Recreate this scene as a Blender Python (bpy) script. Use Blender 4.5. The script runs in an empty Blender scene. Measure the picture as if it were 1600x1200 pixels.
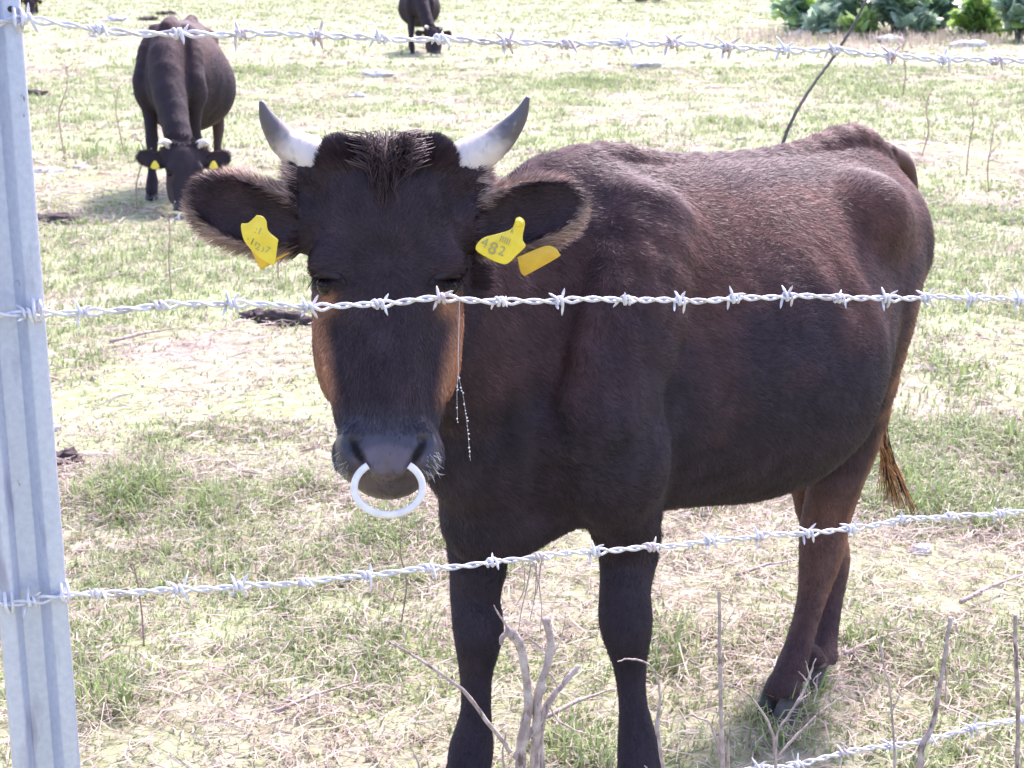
import bpy, math, random
import numpy as np
from mathutils import Vector, Matrix
random.seed(7); RNG = np.random.default_rng(7)
scn = bpy.context.scene
COL = scn.collection

# ------------------------------------------------------------------ camera, light, exposure
FPX, CAMH, PITCH = 2500.0, 1.60, math.atan(680/2500.0)
cam_d = bpy.data.cameras.new('camera'); cam = bpy.data.objects.new('camera', cam_d); COL.objects.link(cam)
cam.location = (0, 0, CAMH); cam.rotation_euler = (math.pi/2 - PITCH, 0, 0)
cam_d.sensor_width = 36; cam_d.lens = FPX/1600*36; cam_d.clip_start = 0.05; cam_d.clip_end = 3000
cam_d.dof.use_dof = True; cam_d.dof.focus_distance = 2.6; cam_d.dof.aperture_fstop = 14
scn.camera = cam
SUN_DIR = Vector((0.24, 0.60, 0.80)).normalized()          # towards the sun
SUN_EL = math.asin(SUN_DIR.z); SUN_AZ = math.atan2(SUN_DIR.x, SUN_DIR.y)
w = bpy.data.worlds.new('World'); scn.world = w; w.use_nodes = True
wn = w.node_tree.nodes; bg = wn['Background']
sky = wn.new('ShaderNodeTexSky'); sky.sky_type = 'NISHITA'; sky.sun_disc = False
sky.sun_elevation = SUN_EL; sky.sun_rotation = SUN_AZ; sky.air_density = 1.0; sky.dust_density = 2.5; sky.ozone_density = 1.2
w.node_tree.links.new(sky.outputs[0], bg.inputs[0]); bg.inputs[1].default_value = 0.15
sl = bpy.data.lights.new('sun', 'SUN'); sl.energy = 2.5; sl.angle = math.radians(7); sl.color = (1.0, 0.95, 0.915)
so = bpy.data.objects.new('sun', sl); COL.objects.link(so)
so.rotation_euler = SUN_DIR.to_track_quat('Z', 'Y').to_euler()
scn.view_settings.view_transform = 'Standard'; scn.view_settings.look = 'None'
scn.view_settings.exposure = 1.82; scn.view_settings.gamma = 1.0
scn.view_settings.use_white_balance = True; scn.view_settings.white_balance_temperature = 6350; scn.view_settings.white_balance_tint = 27
scn.render.resolution_x = 1024; scn.render.resolution_y = 768
scn.cycles.max_bounces = 6

# ------------------------------------------------------------------ helpers
CP, SP = math.cos(PITCH), math.sin(PITCH)
def at(px, py, D):
    """world point at depth Y=D seen at photo pixel (px,py) (1600x1200)"""
    u = (px-800)/FPX; v = (py-600)/FPX
    d = Vector((u, CP - v*SP, -SP - v*CP))
    return Vector((0, 0, CAMH)) + d*(D/d.y)
def ground_at(px, py):
    u = (px-800)/FPX; v = (py-600)/FPX
    d = Vector((u, CP - v*SP, -SP - v*CP))
    return Vector((0, 0, CAMH)) + d*(-CAMH/d.z)
def fence_D(px):                       # the fence recedes to the right
    return 2.07/(1 - 0.373*(px-800)/FPX*1.0)

def tag(o, label=None, cat=None, group=None, kind=None):
    if label: o['label'] = label
    if cat: o['category'] = cat
    if group: o['group'] = group
    if kind: o['kind'] = kind
    return o
def empty(name, loc, label, cat, group=None, rz=0):
    o = bpy.data.objects.new(name, None); COL.objects.link(o); o.location = loc; o.rotation_euler = (0, 0, rz)
    o.empty_display_size = .1
    return tag(o, label, cat, group)
def mesh_np(name, V, F, mat=None, parent=None, colors=None, smooth=True):
    """V (n,3); F (m,k) int array or list of such arrays; colors (n,3) linear"""
    V = np.asarray(V, np.float32); Fs = F if isinstance(F, list) else [F]
    Fs = [np.asarray(f, np.int32) for f in Fs if len(f)]
    me = bpy.data.meshes.new(name); me.vertices.add(len(V)); me.vertices.foreach_set('co', V.ravel())
    nl = sum(f.size for f in Fs); npol = sum(len(f) for f in Fs)
    me.loops.add(nl); me.loops.foreach_set('vertex_index', np.concatenate([f.ravel() for f in Fs]))
    me.polygons.add(npol)
    tot = np.concatenate([np.full(len(f), f.shape[1], np.int32) for f in Fs])
    st = np.concatenate([[0], np.cumsum(tot)[:-1]]).astype(np.int32)
    me.polygons.foreach_set('loop_start', st); me.polygons.foreach_set('loop_total', tot)
    me.polygons.foreach_set('use_smooth', np.full(npol, smooth, bool))
    me.update(calc_edges=True); me.validate()
    if colors is not None:
        ca = me.color_attributes.new('coat', 'FLOAT_COLOR', 'POINT')
        c4 = np.ones((len(V), 4), np.float32); c4[:, :colors.shape[1]] = colors; ca.data.foreach_set('color', c4.ravel())
    o = bpy.data.objects.new(name, me); COL.objects.link(o)
    if mat: me.materials.append(mat)
    if parent: o.parent = parent
    return o
class MB:
    def __init__(s): s.V = []; s.Q = []; s.T = []; s.C = []; s.n = 0
    def add(s, V, Q=None, T=None, C=None):
        V = np.asarray(V, float)
        if Q is not None and len(Q): s.Q.append(np.asarray(Q, int)+s.n)
        if T is not None and len(T): s.T.append(np.asarray(T, int)+s.n)
        s.V.append(V); s.n += len(V)
        if C is not None: s.C.append(np.broadcast_to(np.asarray(C, float), (len(V), 3)))
    def build(s, name, mat=None, parent=None, smooth=True, off=None):
        V = np.concatenate(s.V)
        if off is not None: V = V - np.array(off)
        F = [np.concatenate(x) for x in (s.Q, s.T) if x]
        return mesh_np(name, V, F, mat, parent, np.concatenate(s.C) if s.C else None, smooth)
def catmull(P, n):
    P = np.asarray(P, float)
    if len(P) < 3:
        t = np.linspace(0, 1, n*(len(P)-1)+1)[:, None]; return P[0]*(1-t)+P[-1]*t
    Q = np.vstack([2*P[0]-P[1], P, 2*P[-1]-P[-2]]); out = []
    for i in range(len(P)-1):
        p0, p1, p2, p3 = Q[i:i+4]
        for k in range(n):
            t = k/n
            out.append(.5*((2*p1)+(-p0+p2)*t+(2*p0-5*p1+4*p2-p3)*t*t+(-p0+3*p1-3*p2+p3)*t**3))
    out.append(P[-1]); return np.array(out)
def tube(mb, pts, rad, sides=8, sub=0, caps=True, C=None):
    """pts (n,3), rad scalar or list; optional catmull subdivision"""
    pts = np.array([tuple(p) for p in pts], float); rad = np.broadcast_to(np.asarray(rad, float), (len(pts),))
    if sub > 1:
        a = catmull(np.hstack([pts, rad[:, None]]), sub); pts, rad = a[:, :3], np.maximum(a[:, 3], 1e-5)
    n = len(pts); T = np.gradient(pts, axis=0); T /= np.linalg.norm(T, axis=1)[:, None]+1e-12
    N = np.zeros_like(T); r = np.array([0, 0, 1.]) if abs(T[0, 2]) < .9 else np.array([1., 0, 0])
    for i in range(n):
        r = r - T[i]*np.dot(r, T[i]); r /= np.linalg.norm(r)+1e-12; N[i] = r
    B = np.cross(T, N); a = np.arange(sides)/sides*2*np.pi
    V = pts[:, None, :] + rad[:, None, None]*(np.cos(a)[None, :, None]*N[:, None, :]+np.sin(a)[None, :, None]*B[:, None, :])
    V = V.reshape(-1, 3); i, j = np.meshgrid(np.arange(n-1), np.arange(sides), indexing='ij'); i = i.ravel(); j = j.ravel(); jn = (j+1) % sides
    Q = np.stack([i*sides+j, i*sides+jn, (i+1)*sides+jn, (i+1)*sides+j], 1); Tt = None
    if caps:
        V = np.vstack([V, pts[0], pts[-1]]); c0, c1 = n*sides, n*sides+1; j = np.arange(sides); jn = (j+1) % sides
        Tt = np.vstack([np.stack([jn, j, np.full(sides, c0)], 1), np.stack([(n-1)*sides+j, (n-1)*sides+jn, np.full(sides, c1)], 1)])
    mb.add(V, Q, Tt, C)

# value noise (numpy)
_lat = RNG.random((64, 64, 64)).astype(np.float32)
def vnoise(P, s=1.0):
    P = np.asarray(P, float)*s+31.7; i = np.floor(P).astype(int); f = P-i; f = f*f*(3-2*f); i &= 63; j = (i+1) & 63
    def L(a, b, c): return _lat[a, b, c]
    x0, y0, z0 = i.T; x1, y1, z1 = j.T; fx, fy, fz = f.T
    a = L(x0, y0, z0)*(1-fx)+L(x1, y0, z0)*fx; b = L(x0, y1, z0)*(1-fx)+L(x1, y1, z0)*fx
    c = L(x0, y0, z1)*(1-fx)+L(x1, y0, z1)*fx; d = L(x0, y1, z1)*(1-fx)+L(x1, y1, z1)*fx
    return (a*(1-fy)+b*fy)*(1-fz)+(c*(1-fy)+d*fy)*fz
def fbm(P, s=1.0, o=3):
    r = 0; a = 1; t = 0
    for _ in range(o): r = r+a*vnoise(P, s); t += a; a *= .5; s *= 2.03
    return r/t
def sstep(a, b, x): t = np.clip((x-a)/(b-a), 0, 1); return t*t*(3-2*t)

# materials
def new_mat(name):
    m = bpy.data.materials.new(name); m.use_nodes = True; return m, m.node_tree.nodes, m.node_tree.links, m.node_tree.nodes['Principled BSDF']
def noise_mat(name, c1, c2, scale=8, rough=.7, bump=.2, metallic=0, detail=6, spec=.5, bscale=None, lo=.35, hi=.65):
    m, N, L, P = new_mat(name)
    tc = N.new('ShaderNodeTexCoord'); nz = N.new('ShaderNodeTexNoise'); nz.inputs['Scale'].default_value = scale; nz.inputs['Detail'].default_value = detail
    L.new(tc.outputs['Object'], nz.inputs['Vector'])
    cr = N.new('ShaderNodeValToRGB'); cr.color_ramp.elements[0].position = lo; cr.color_ramp.elements[1].position = hi
    cr.color_ramp.elements[0].color = (*c1, 1); cr.color_ramp.elements[1].color = (*c2, 1)
    L.new(nz.outputs[0], cr.inputs[0]); L.new(cr.outputs[0], P.inputs['Base Color'])
    P.inputs['Roughness'].default_value = rough; P.inputs['Metallic'].default_value = metallic; P.inputs['Specular IOR Level'].default_value = spec
    if bump:
        n2 = N.new('ShaderNodeTexNoise'); n2.inputs['Scale'].default_value = bscale or scale*4; n2.inputs['Detail'].default_value = 4
        L.new(tc.outputs['Object'], n2.inputs['Vector'])
        b = N.new('ShaderNodeBump'); b.inputs['Strength'].default_value = bump; b.inputs['Distance'].default_value = .01
        L.new(n2.outputs[0], b.inputs['Height']); L.new(b.outputs[0], P.inputs['Normal'])
    return m
def attr_mat(name, rough=.5, spec=.5, bump=0, bscale=200, trans=0, gloss=False):
    m, N, L, P = new_mat(name)
    a = N.new('ShaderNodeAttribute'); a.attribute_name = 'coat'; L.new(a.outputs['Color'], P.inputs['Base Color'])
    P.inputs['Roughness'].default_value = rough; P.inputs['Specular IOR Level'].default_value = spec
    if gloss: L.new(a.outputs['Alpha'], P.inputs['Roughness'])      # bare wet nose is smoother than hide
    if bump:
        tc = N.new('ShaderNodeTexCoord'); n2 = N.new('ShaderNodeTexNoise'); n2.inputs['Scale'].default_value = bscale
        mp = N.new('ShaderNodeMapping'); mp.inputs['Scale'].default_value = (.35, 1, .35)
        L.new(tc.outputs['Object'], mp.inputs[0]); L.new(mp.outputs[0], n2.inputs['Vector'])
        b = N.new('ShaderNodeBump'); b.inputs['Strength'].default_value = bump; b.inputs['Distance'].default_value = .004
        L.new(n2.outputs[0], b.inputs['Height']); L.new(b.outputs[0], P.inputs['Normal'])
    if trans:
        out = N['Material Output']; tr = N.new('ShaderNodeBsdfTranslucent'); mx = N.new('ShaderNodeMixShader'); mx.inputs[0].default_value = trans
        L.new(a.outputs['Color'], tr.inputs[0]); L.new(P.outputs[0], mx.inputs[1]); L.new(tr.outputs[0], mx.inputs[2]); L.new(mx.outputs[0], out.inputs[0])
    return m
M_skin = attr_mat('coat_skin', .36, .4, .35, 260, gloss=True)
M_fur = attr_mat('coat_fur', .55, .24)
M_hornm = attr_mat('horn_keratin', .42, .5, .35, 120)
M_hoof = noise_mat('hoof', (.035, .030, .030), (.10, .085, .080), 30, .7, .3)
M_eye = noise_mat('eye_dark', (.006, .004, .004), (.012, .008, .007), 20, .14, 0, spec=.3)
M_tag = noise_mat('yellow_plastic', (.75, .56, .03), (.82, .64, .05), 60, .4, .05)
M_tag2 = noise_mat('deep_yellow_plastic', (.62, .36, .02), (.7, .44, .03), 60, .45, .05)  # deeper yellow, used on the rear tag halves
M_ink = noise_mat('black_ink', (.10, .09, .06), (.2, .17, .08), 200, .6, 0)
M_ring = noise_mat('white_ring_plastic', (.72, .68, .64), (.84, .81, .78), 60, .35, .05)
M_galv = noise_mat('galvanised_steel', (.50, .53, .62), (.57, .60, .68), 140, .45, .12, metallic=.35, bscale=260)
M_wire = noise_mat('galvanised_wire', (.58, .57, .60), (.76, .75, .77), 150, .4, .1, metallic=.12)
def add_spots(m, col, scale, lo, hi, stretch=(1, 1, 1)):
    N, L = m.node_tree.nodes, m.node_tree.links; P = N['Principled BSDF']; src = P.inputs['Base Color'].links[0].from_socket
    tc = N.new('ShaderNodeTexCoord'); mp = N.new('ShaderNodeMapping'); mp.inputs['Scale'].default_value = stretch; n = N.new('ShaderNodeTexNoise'); n.inputs['Scale'].default_value = scale; n.inputs['Detail'].default_value = 6
    L.new(tc.outputs['Object'], mp.inputs[0]); L.new(mp.outputs[0], n.inputs['Vector']); r = N.new('ShaderNodeValToRGB'); r.color_ramp.elements[0].position = lo; r.color_ramp.elements[1].position = hi
    L.new(n.outputs[0], r.inputs[0]); mx = N.new('ShaderNodeMix'); mx.data_type = 'RGBA'; L.new(r.outputs[0], mx.inputs[0]); L.new(src, mx.inputs[6]); mx.inputs[7].default_value = (*col, 1); L.new(mx.outputs[2], P.inputs['Base Color'])
add_spots(M_galv, (.33, .33, .42), 26, .60, .72, (1, 1, .25)); add_spots(M_galv, (.20, .16, .16), 55, .70, .74, (1, 1, .5)); add_spots(M_wire, (.42, .38, .38), 40, .55, .70)
add_spots(M_hornm, (.30, .26, .24), 90, .60, .85, (1, 1, .5))
M_rust = noise_mat('rusty_barb', (.45, .34, .30), (.7, .66, .68), 120, .55, .1, metallic=.3)
M_bark = noise_mat('pale_dead_bark', (.32, .24, .205), (.56, .46, .41), 60, .8, .5, bscale=300)
M_bark2 = noise_mat('grey_stem_bark', (.07, .06, .05), (.14, .12, .10), 60, .8, .3)
M_stone = noise_mat('limestone', (.45, .42, .42), (.75, .72, .70), 25, .85, .6)
M_dung = noise_mat('dried_dung', (.045, .032, .035), (.12, .085, .075), 60, .9, .8)
M_leaf = attr_mat('plant_leaf', .36, .6, trans=.42)
M_grass = attr_mat('grass_blade', .55, .3, trans=.35)
add_spots(M_bark, (.16, .11, .10), 90, .56, .66, (1, 1, .35))
M_web = noise_mat('silk', (.6, .6, .62), (.8, .8, .8), 60, .4, 0)

# ------------------------------------------------------------------ implicit surface modelling
class Field:
    def __init__(s, lo, hi, h):
        s.lo = np.array(lo, float); s.h = h; s.n = np.ceil((np.array(hi)-s.lo)/h).astype(int)+1
        s.F = np.full(s.n, 1.0, np.float32)
    def block(s, lo, hi, m):
        a = np.clip(np.floor((np.array(lo)-m-s.lo)/s.h).astype(int), 0, s.n-1); b = np.clip(np.ceil((np.array(hi)+m-s.lo)/s.h).astype(int)+1, 1, s.n)
        g = [s.lo[i]+np.arange(a[i], b[i])*s.h for i in range(3)]
        X, Y, Z = np.meshgrid(*[q.astype(np.float32) for q in g], indexing='ij')
        return tuple(slice(a[i], b[i]) for i in range(3)), X, Y, Z
    def union(s, sl, d, k):
        A = s.F[sl]
        hh = np.maximum(k-np.abs(A-d), 0)/max(k, 1e-6); s.F[sl] = np.minimum(A, d)-hh*hh*k*.25
    def sub(s, sl, d, k):
        A = s.F[sl]; d = -d
        hh = np.maximum(k-np.abs(A-d), 0)/max(k, 1e-6); s.F[sl] = np.maximum(A, d)+hh*hh*k*.25
    def ell(s, c, r, axes=None, k=.03, sub=False, p=2.0):
        """ellipsoid, axes = 3 row vectors"""
        c = np.array(c, float); ax = np.eye(3) if axes is None else np.array(axes, float)
        ext = np.abs(ax).T @ np.array(r); sl, X, Y, Z = s.block(c-ext, c+ext, k+3*s.h)
        if X.size == 0: return
        dx, dy, dz = X-c[0], Y-c[1], Z-c[2]
        q = [np.abs(ax[i, 0]*dx+ax[i, 1]*dy+ax[i, 2]*dz)/r[i] for i in range(3)]
        if p == 2:
            k0 = np.sqrt(q[0]**2+q[1]**2+q[2]**2)+1e-6; k1 = np.sqrt((q[0]/r[0])**2+(q[1]/r[1])**2+(q[2]/r[2])**2)+1e-6; d = k0*(k0-1)/k1
        else:
            k0 = (q[0]**p+q[1]**p+q[2]**p)**(1/p); d = (k0-1)*min(r)
        (s.sub if sub else s.union)(sl, d, k)
    def cone(s, A, B, ra, rb, lat=(0, 1, 0), k=.02, sub=False):
        """elliptic tapered capsule; ra=(lateral, other)"""
        A = np.array(A, float); B = np.array(B, float); ra = np.broadcast_to(ra, (2,)); rb = np.broadcast_to(rb, (2,))
        m = max(*ra, *rb); sl, X, Y, Z = s.block(np.minimum(A, B)-m, np.maximum(A, B)+m, k+3*s.h)
        if X.size == 0: return
        T = B-A; Ln = np.linalg.norm(T); T = T/Ln; L = np.array(lat, float); L = L-T*np.dot(L, T); L /= np.linalg.norm(L); M = np.cross(T, L)
        dx, dy, dz = X-A[0], Y-A[1], Z-A[2]
        t = T[0]*dx+T[1]*dy+T[2]*dz; tc = np.clip(t/Ln, 0, 1); qt = t-tc*Ln
        ql = L[0]*dx+L[1]*dy+L[2]*dz; qm = M[0]*dx+M[1]*dy+M[2]*dz
        a = ra[0]+(rb[0]-ra[0])*tc; b = ra[1]+(rb[1]-ra[1])*tc; c = np.minimum(a, b)
        k0 = np.sqrt((ql/a)**2+(qm/b)**2+(qt/c)**2)+1e-6; k1 = np.sqrt((ql/a/a)**2+(qm/b/b)**2+(qt/c/c)**2)+1e-6
        (s.sub if sub else s.union)(sl, k0*(k0-1)/k1, k)
    def chain(s, P, R, lat=(0, 1, 0), k=.02, sub=3):
        P = np.array([tuple(p) for p in P], float); R = np.array([np.broadcast_to(r, (2,)) for r in R], float)
        a = catmull(np.hstack([P, R]), sub)
        for i in range(len(a)-1): s.cone(a[i, :3], a[i+1, :3], a[i, 3:], a[i+1, 3:], lat, k if i == 0 else min(k, .012))
    def mesh(s):
        F = s.F; S = F < 0; nx, ny, nz = F.shape
        c = [S[i:nx-1+i, j:ny-1+j, k:nz-1+k] for i in (0, 1) for j in (0, 1) for k in (0, 1)]
        al = c[0].copy(); an = c[0].copy()
        for q in c[1:]: al &= q; an |= q
        act = np.argwhere(an & ~al); idx = np.full((nx-1, ny-1, nz-1), -1, np.int32); idx[tuple(act.T)] = np.arange(len(act))
        offs = np.array([(i, j, k) for i in (0, 1) for j in (0, 1) for k in (0, 1)])
        val = np.stack([F[tuple((act+o).T)] for o in offs], 1)
        acc = np.zeros((len(act), 3)); cnt = np.zeros(len(act))
        for a in range(8):
            for b in range(a+1, 8):
                if np.abs(offs[a]-offs[b]).sum() != 1: continue
                va, vb = val[:, a], val[:, b]; m = (va < 0) != (vb < 0); t = np.where(m, va/(va-vb+1e-12), 0)
                acc += m[:, None]*(offs[a]+(offs[b]-offs[a])*t[:, None]); cnt += m
        V = s.lo+(act+acc/cnt[:, None])*s.h; quads = []
        for ax in range(3):
            u, v = (ax+1) % 3, (ax+2) % 3; sl0 = [slice(None)]*3; sl1 = [slice(None)]*3
            sl0[ax] = slice(0, -1); sl1[ax] = slice(1, None); A = S[tuple(sl0)]; B = S[tuple(sl1)]
            e = np.argwhere(A != B); e = e[(e[:, u] > 0) & (e[:, v] > 0) & (e[:, u] < F.shape[u]-1) & (e[:, v] < F.shape[v]-1)]
            if not len(e): continue
            ins = A[tuple(e.T)]; du = np.zeros(3, int); du[u] = 1; dv = np.zeros(3, int); dv[v] = 1
            q = np.stack([idx[tuple((e-du-dv).T)], idx[tuple((e-dv).T)], idx[tuple(e.T)], idx[tuple((e-du).T)]], 1)
            q[~ins] = q[~ins][:, ::-1]; quads.append(q)
        return V, np.concatenate(quads)
def vnormals(V, Q):
    n = np.cross(V[Q[:, 2]]-V[Q[:, 0]], V[Q[:, 3]]-V[Q[:, 1]]); N = np.zeros_like(V)
    for i in range(4): np.add.at(N, Q[:, i], n)
    return N/(np.linalg.norm(N, axis=1)[:, None]+1e-12)
def vsmooth(V, Q, it=2):
    E = np.concatenate([Q[:, [0, 1]], Q[:, [1, 2]], Q[:, [2, 3]], Q[:, [3, 0]]])
    for _ in range(it):
        A = np.zeros_like(V); c = np.zeros(len(V)); np.add.at(A, E[:, 0], V[E[:, 1]]); np.add.at(A, E[:, 1], V[E[:, 0]])
        np.add.at(c, E[:, 0], 1); np.add.at(c, E[:, 1], 1); V = V*.5+A/c[:, None]*.5
    return V

# ------------------------------------------------------------------ the cow
class Cow:
    """pose: dict with origin(world), heading yaw, poll/nose (world), legs local joints, neck"""
    def __init__(s, origin, theta, sc=1.0):
        s.sc = sc; s.O = Vector(origin); s.h = Vector((-math.sin(theta), -math.cos(theta), 0)); s.l = Vector((-s.h.y, s.h.x, 0))
        s.rz = math.atan2(s.h.y, s.h.x)
    def loc(s, P):                       # world -> local
        r = (Vector(P)-s.O)/s.sc; return np.array((r.dot(s.h), r.dot(s.l), r.z))
    def vloc(s, v): v = Vector(v); return np.array((v.dot(s.h), v.dot(s.l), v.z))
    def set_head(s, poll, nose, face=None):
        P = s.loc(poll); Nn = s.loc(nose); s.P = P; d = Nn-P; s.hl = np.linalg.norm(d); s.d = d/s.hl; s.hl *= getattr(s, 'hs', 1.0)
        tocam = s.vloc(Vector((0, 0, CAMH))-Vector(poll)) if face is None else s.vloc(face)
        n = tocam-s.d*np.dot(tocam, s.d); s.n = n/np.linalg.norm(n); s.s = np.cross(s.n, s.d)      # +s is the cow's left, the viewer's right
        s.k = s.hl/.51
    def H(s, a, b, c): return s.P+s.k*(a*s.s+b*s.d+c*s.n)
    def hc(s, V): r = (V-s.P)/s.k; return r@s.s, r@s.d, r@s.n

TR = np.array([  # x, top, bottom, half width
 (.40, .90, .76, .015), (.36, .98, .68, .08), (.28, 1.10, .62, .135), (.16, 1.20, .575, .175), (.04, 1.245, .56, .20), (-.06, 1.235, .555, .225), (-.2, 1.222, .54, .27),
 (-.35, 1.212, .515, .305), (-.47, 1.207, .525, .305), (-.57, 1.207, .575, .262), (-.66, 1.21, .65, .215), (-.76, 1.215, .72, .175), (-.86, 1.185, .79, .135), (-.94, 1.12, .87, .11), (-.98, 1.04, .93, .02)])[::-1]
def trunk(F, TRt, k=.02):
    x0, x1 = TRt[0, 0], TRt[-1, 0]; sl, X, Y, Z = F.block((x0, -.4, .4), (x1, .4, 1.35), .06)
    xs = X[:, 0, 0]; m = np.clip(xs, x0, x1); dense = catmull(TRt, 8)
    top, bot, wd = [np.interp(m, dense[:, 0], dense[:, i])[:, None, None] for i in (1, 2, 3)]
    c = (top+bot)/2; h = np.maximum((top-bot)/2, .02); wd = np.maximum(wd, .02)
    zn = np.clip((Z-c)/h, -1.3, 1.3)
    W = wd*(1-.24*zn-.10*zn*zn)
    a = np.abs(Y)/W; b = np.abs(Z-c)/h
    k0 = np.sqrt(a*a+b*b)+1e-6; k1 = np.sqrt((a/W)**2+(b/h)**2)+1e-6
    d = k0*(k0-1)/k1; ex = np.maximum(np.abs(X-m[:, None, None]), 0); d = np.where(ex > 0, np.sqrt(np.maximum(d, 0)**2+ex**2)+.001, d)
    F.union(sl, d, k)

def build_head_field(F, c):
    H, k = c.H, c.k; S, D, N = c.s, c.d, c.n
    prof = [(.050, .082, .052, -.080), (.075, .096, .080, -.088), (.10, .100, .092, -.095), (.14, .103, .100, -.10), (.20, .106, .102, -.104), (.25, .101, .098, -.103),
            (.30, .091, .090, -.096), (.35, .076, .078, -.085), (.40, .063, .066, -.072), (.435, .064, .060, -.064), (.458, .062, .052, -.060), (.474, .048, .036, -.060)]
    a = catmull(prof, 2)
    for i in range(len(a)-1):
        F.cone(H(0, a[i, 0], a[i, 3]), H(0, a[i+1, 0], a[i+1, 3]), (a[i, 1]*k, a[i, 2]*k), (a[i+1, 1]*k, a[i+1, 2]*k), S, .012)
    ax = [S, D, N]
    F.ell(H(0, .16, -.05), (.088*k, .13*k, .056*k), ax, .03)                   # broad flat forehead
    F.ell(H(0, .33, -.045), (.042*k, .12*k, .050*k), ax, .03)                  # nasal ridge
    for g in (-1, 1):
        F.ell(H(g*.058, .022, -.062), (.034*k, .026*k, .042*k), ax, .02)          # poll lobes
        F.cone(H(g*.070, .045, -.078), H(g*.108, .042, -.080), .040*k, .034*k, k=.02)
        F.ell(H(g*.086, .178, -.030), (.026*k, .030*k, .028*k), ax, .03)       # brow
        F.ell(H(g*.082, .29, -.095), (.022*k, .075*k, .045*k), ax, .03)        # cheek muscle
        F.ell(H(g*.065, .36, -.055), (.016*k, .05*k, .02*k), ax, .02)
        F.ell(H(g*.047, .438, -.016), (.023*k, .034*k, .026*k), ax, .02)       # nostril wing
        F.ell(H(g*.053, .450, -.045), (.026*k, .032*k, .035*k), ax, .02)       # lip
        F.ell(H(g*.098, .203, -.028), (.020*k, .014*k, .020*k), ax, .008, sub=True)  # eye socket
        F.cone(H(g*.062, .202, -.002), H(g*.098, .212, -.018), .006*k, .009*k, k=.008, sub=True)
        F.cone(H(g*.049, .430, .006), H(g*.035, .458, .008), .0130*k, .0110*k, k=.005, sub=True)
        F.cone(H(g*.034, .458, .014), H(g*.046, .468, .004), .007*k, .004*k, k=.006, sub=True)
        # ear
        er = H(g*.100, .115, -.085); e1 = H(g*.155, .108, -.080)
        U = H(g*1, -.27, 0)-H(0, 0, 0); U /= np.linalg.norm(U); Wv = N*.96+D*.25; Wv = Wv-U*np.dot(Wv, U); Wv /= np.linalg.norm(Wv); Vv = np.cross(Wv, U)
        F.cone(er, e1, .033*k, .027*k, k=.022)
        F.ell(H(g*.196, .102, -.082), (.090*k, .053*k, .026*k), [U, Vv, Wv], .02, p=2.35)
        F.ell(H(g*.200, .100, -.060), (.076*k, .041*k, .022*k), [U, Vv, Wv], .008, sub=True)
    F.ell(H(0, .448, -.006), (.038*k, .034*k, .022*k), ax, .014)               # nose pad
    for g in (-1, 1): F.cone(H(g*.040, .440, .000), H(g*.014, .468, .006), .0085*k, .010*k, k=.008)
    F.ell(H(0, .470, -.045), (.040*k, .018*k, .032*k), ax, .014)               # chin
    F.cone(H(-.045, .468, -.004), H(.045, .468, -.004), .0035*k, .0035*k, k=.006, sub=True) # mouth line

def leg_chain(F, joints, side, k=.03):
    P = [j[:3] for j in joints]; R = [j[3] for j in joints]; F.chain(P, R, (0, 1, 0), k, 3)

def build_cow_mesh(c, fore, hind, neck, h, lo, hi, extra=(), TRt=None, hook=True):
    F = Field(lo, hi, h); trunk(F, TR if TRt is None else TRt)
    for e, r_ in extra: F.ell(e, r_, k=.06)
    for sg in (1, -1):
        # shoulder blade and upper arm
        F.chain([(-.02, sg*.12, 1.15), (.06, sg*.165, 1.0), (.17, sg*.175, .84)], [(.05, .09), (.06, .12), (.06, .10)], k=.05)
        F.chain([(.17, sg*.17, .82), (.10, sg*.165, .72)], [(.075, .10), (.075, .10)], k=.05)
        # hook bone, rump, pin
        if hook: F.ell((-.63, sg*.158, 1.09), (.055, .042, .05), k=.10)
        F.cone((-.64, sg*.150, 1.08), (-.84, sg*.075, 1.04), .06, .05, k=.08)
    F.chain([(.16, 0, 1.21), (-.02, 0, 1.237), (-.2, 0, 1.205), (-.42, 0, 1.19), (-.6, 0, 1.195), (-.78, 0, 1.212), (-.90, 0, 1.15)], [(.035, .03), (.03, .025), (.03, .025), (.03, .025), (.03, .025), (.035, .03), (.03, .03)], k=.06)
    for j in fore: leg_chain(F, j[1], j[0], .05)
    for j in hind: leg_chain(F, j[1], j[0], .05)
    F.chain([n[0] for n in neck], [n[1] for n in neck], c.nlat, .06, 3)
    build_head_field(F, c)
    V, Q = F.mesh(); return vsmooth(V, Q, 1), Q

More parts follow.
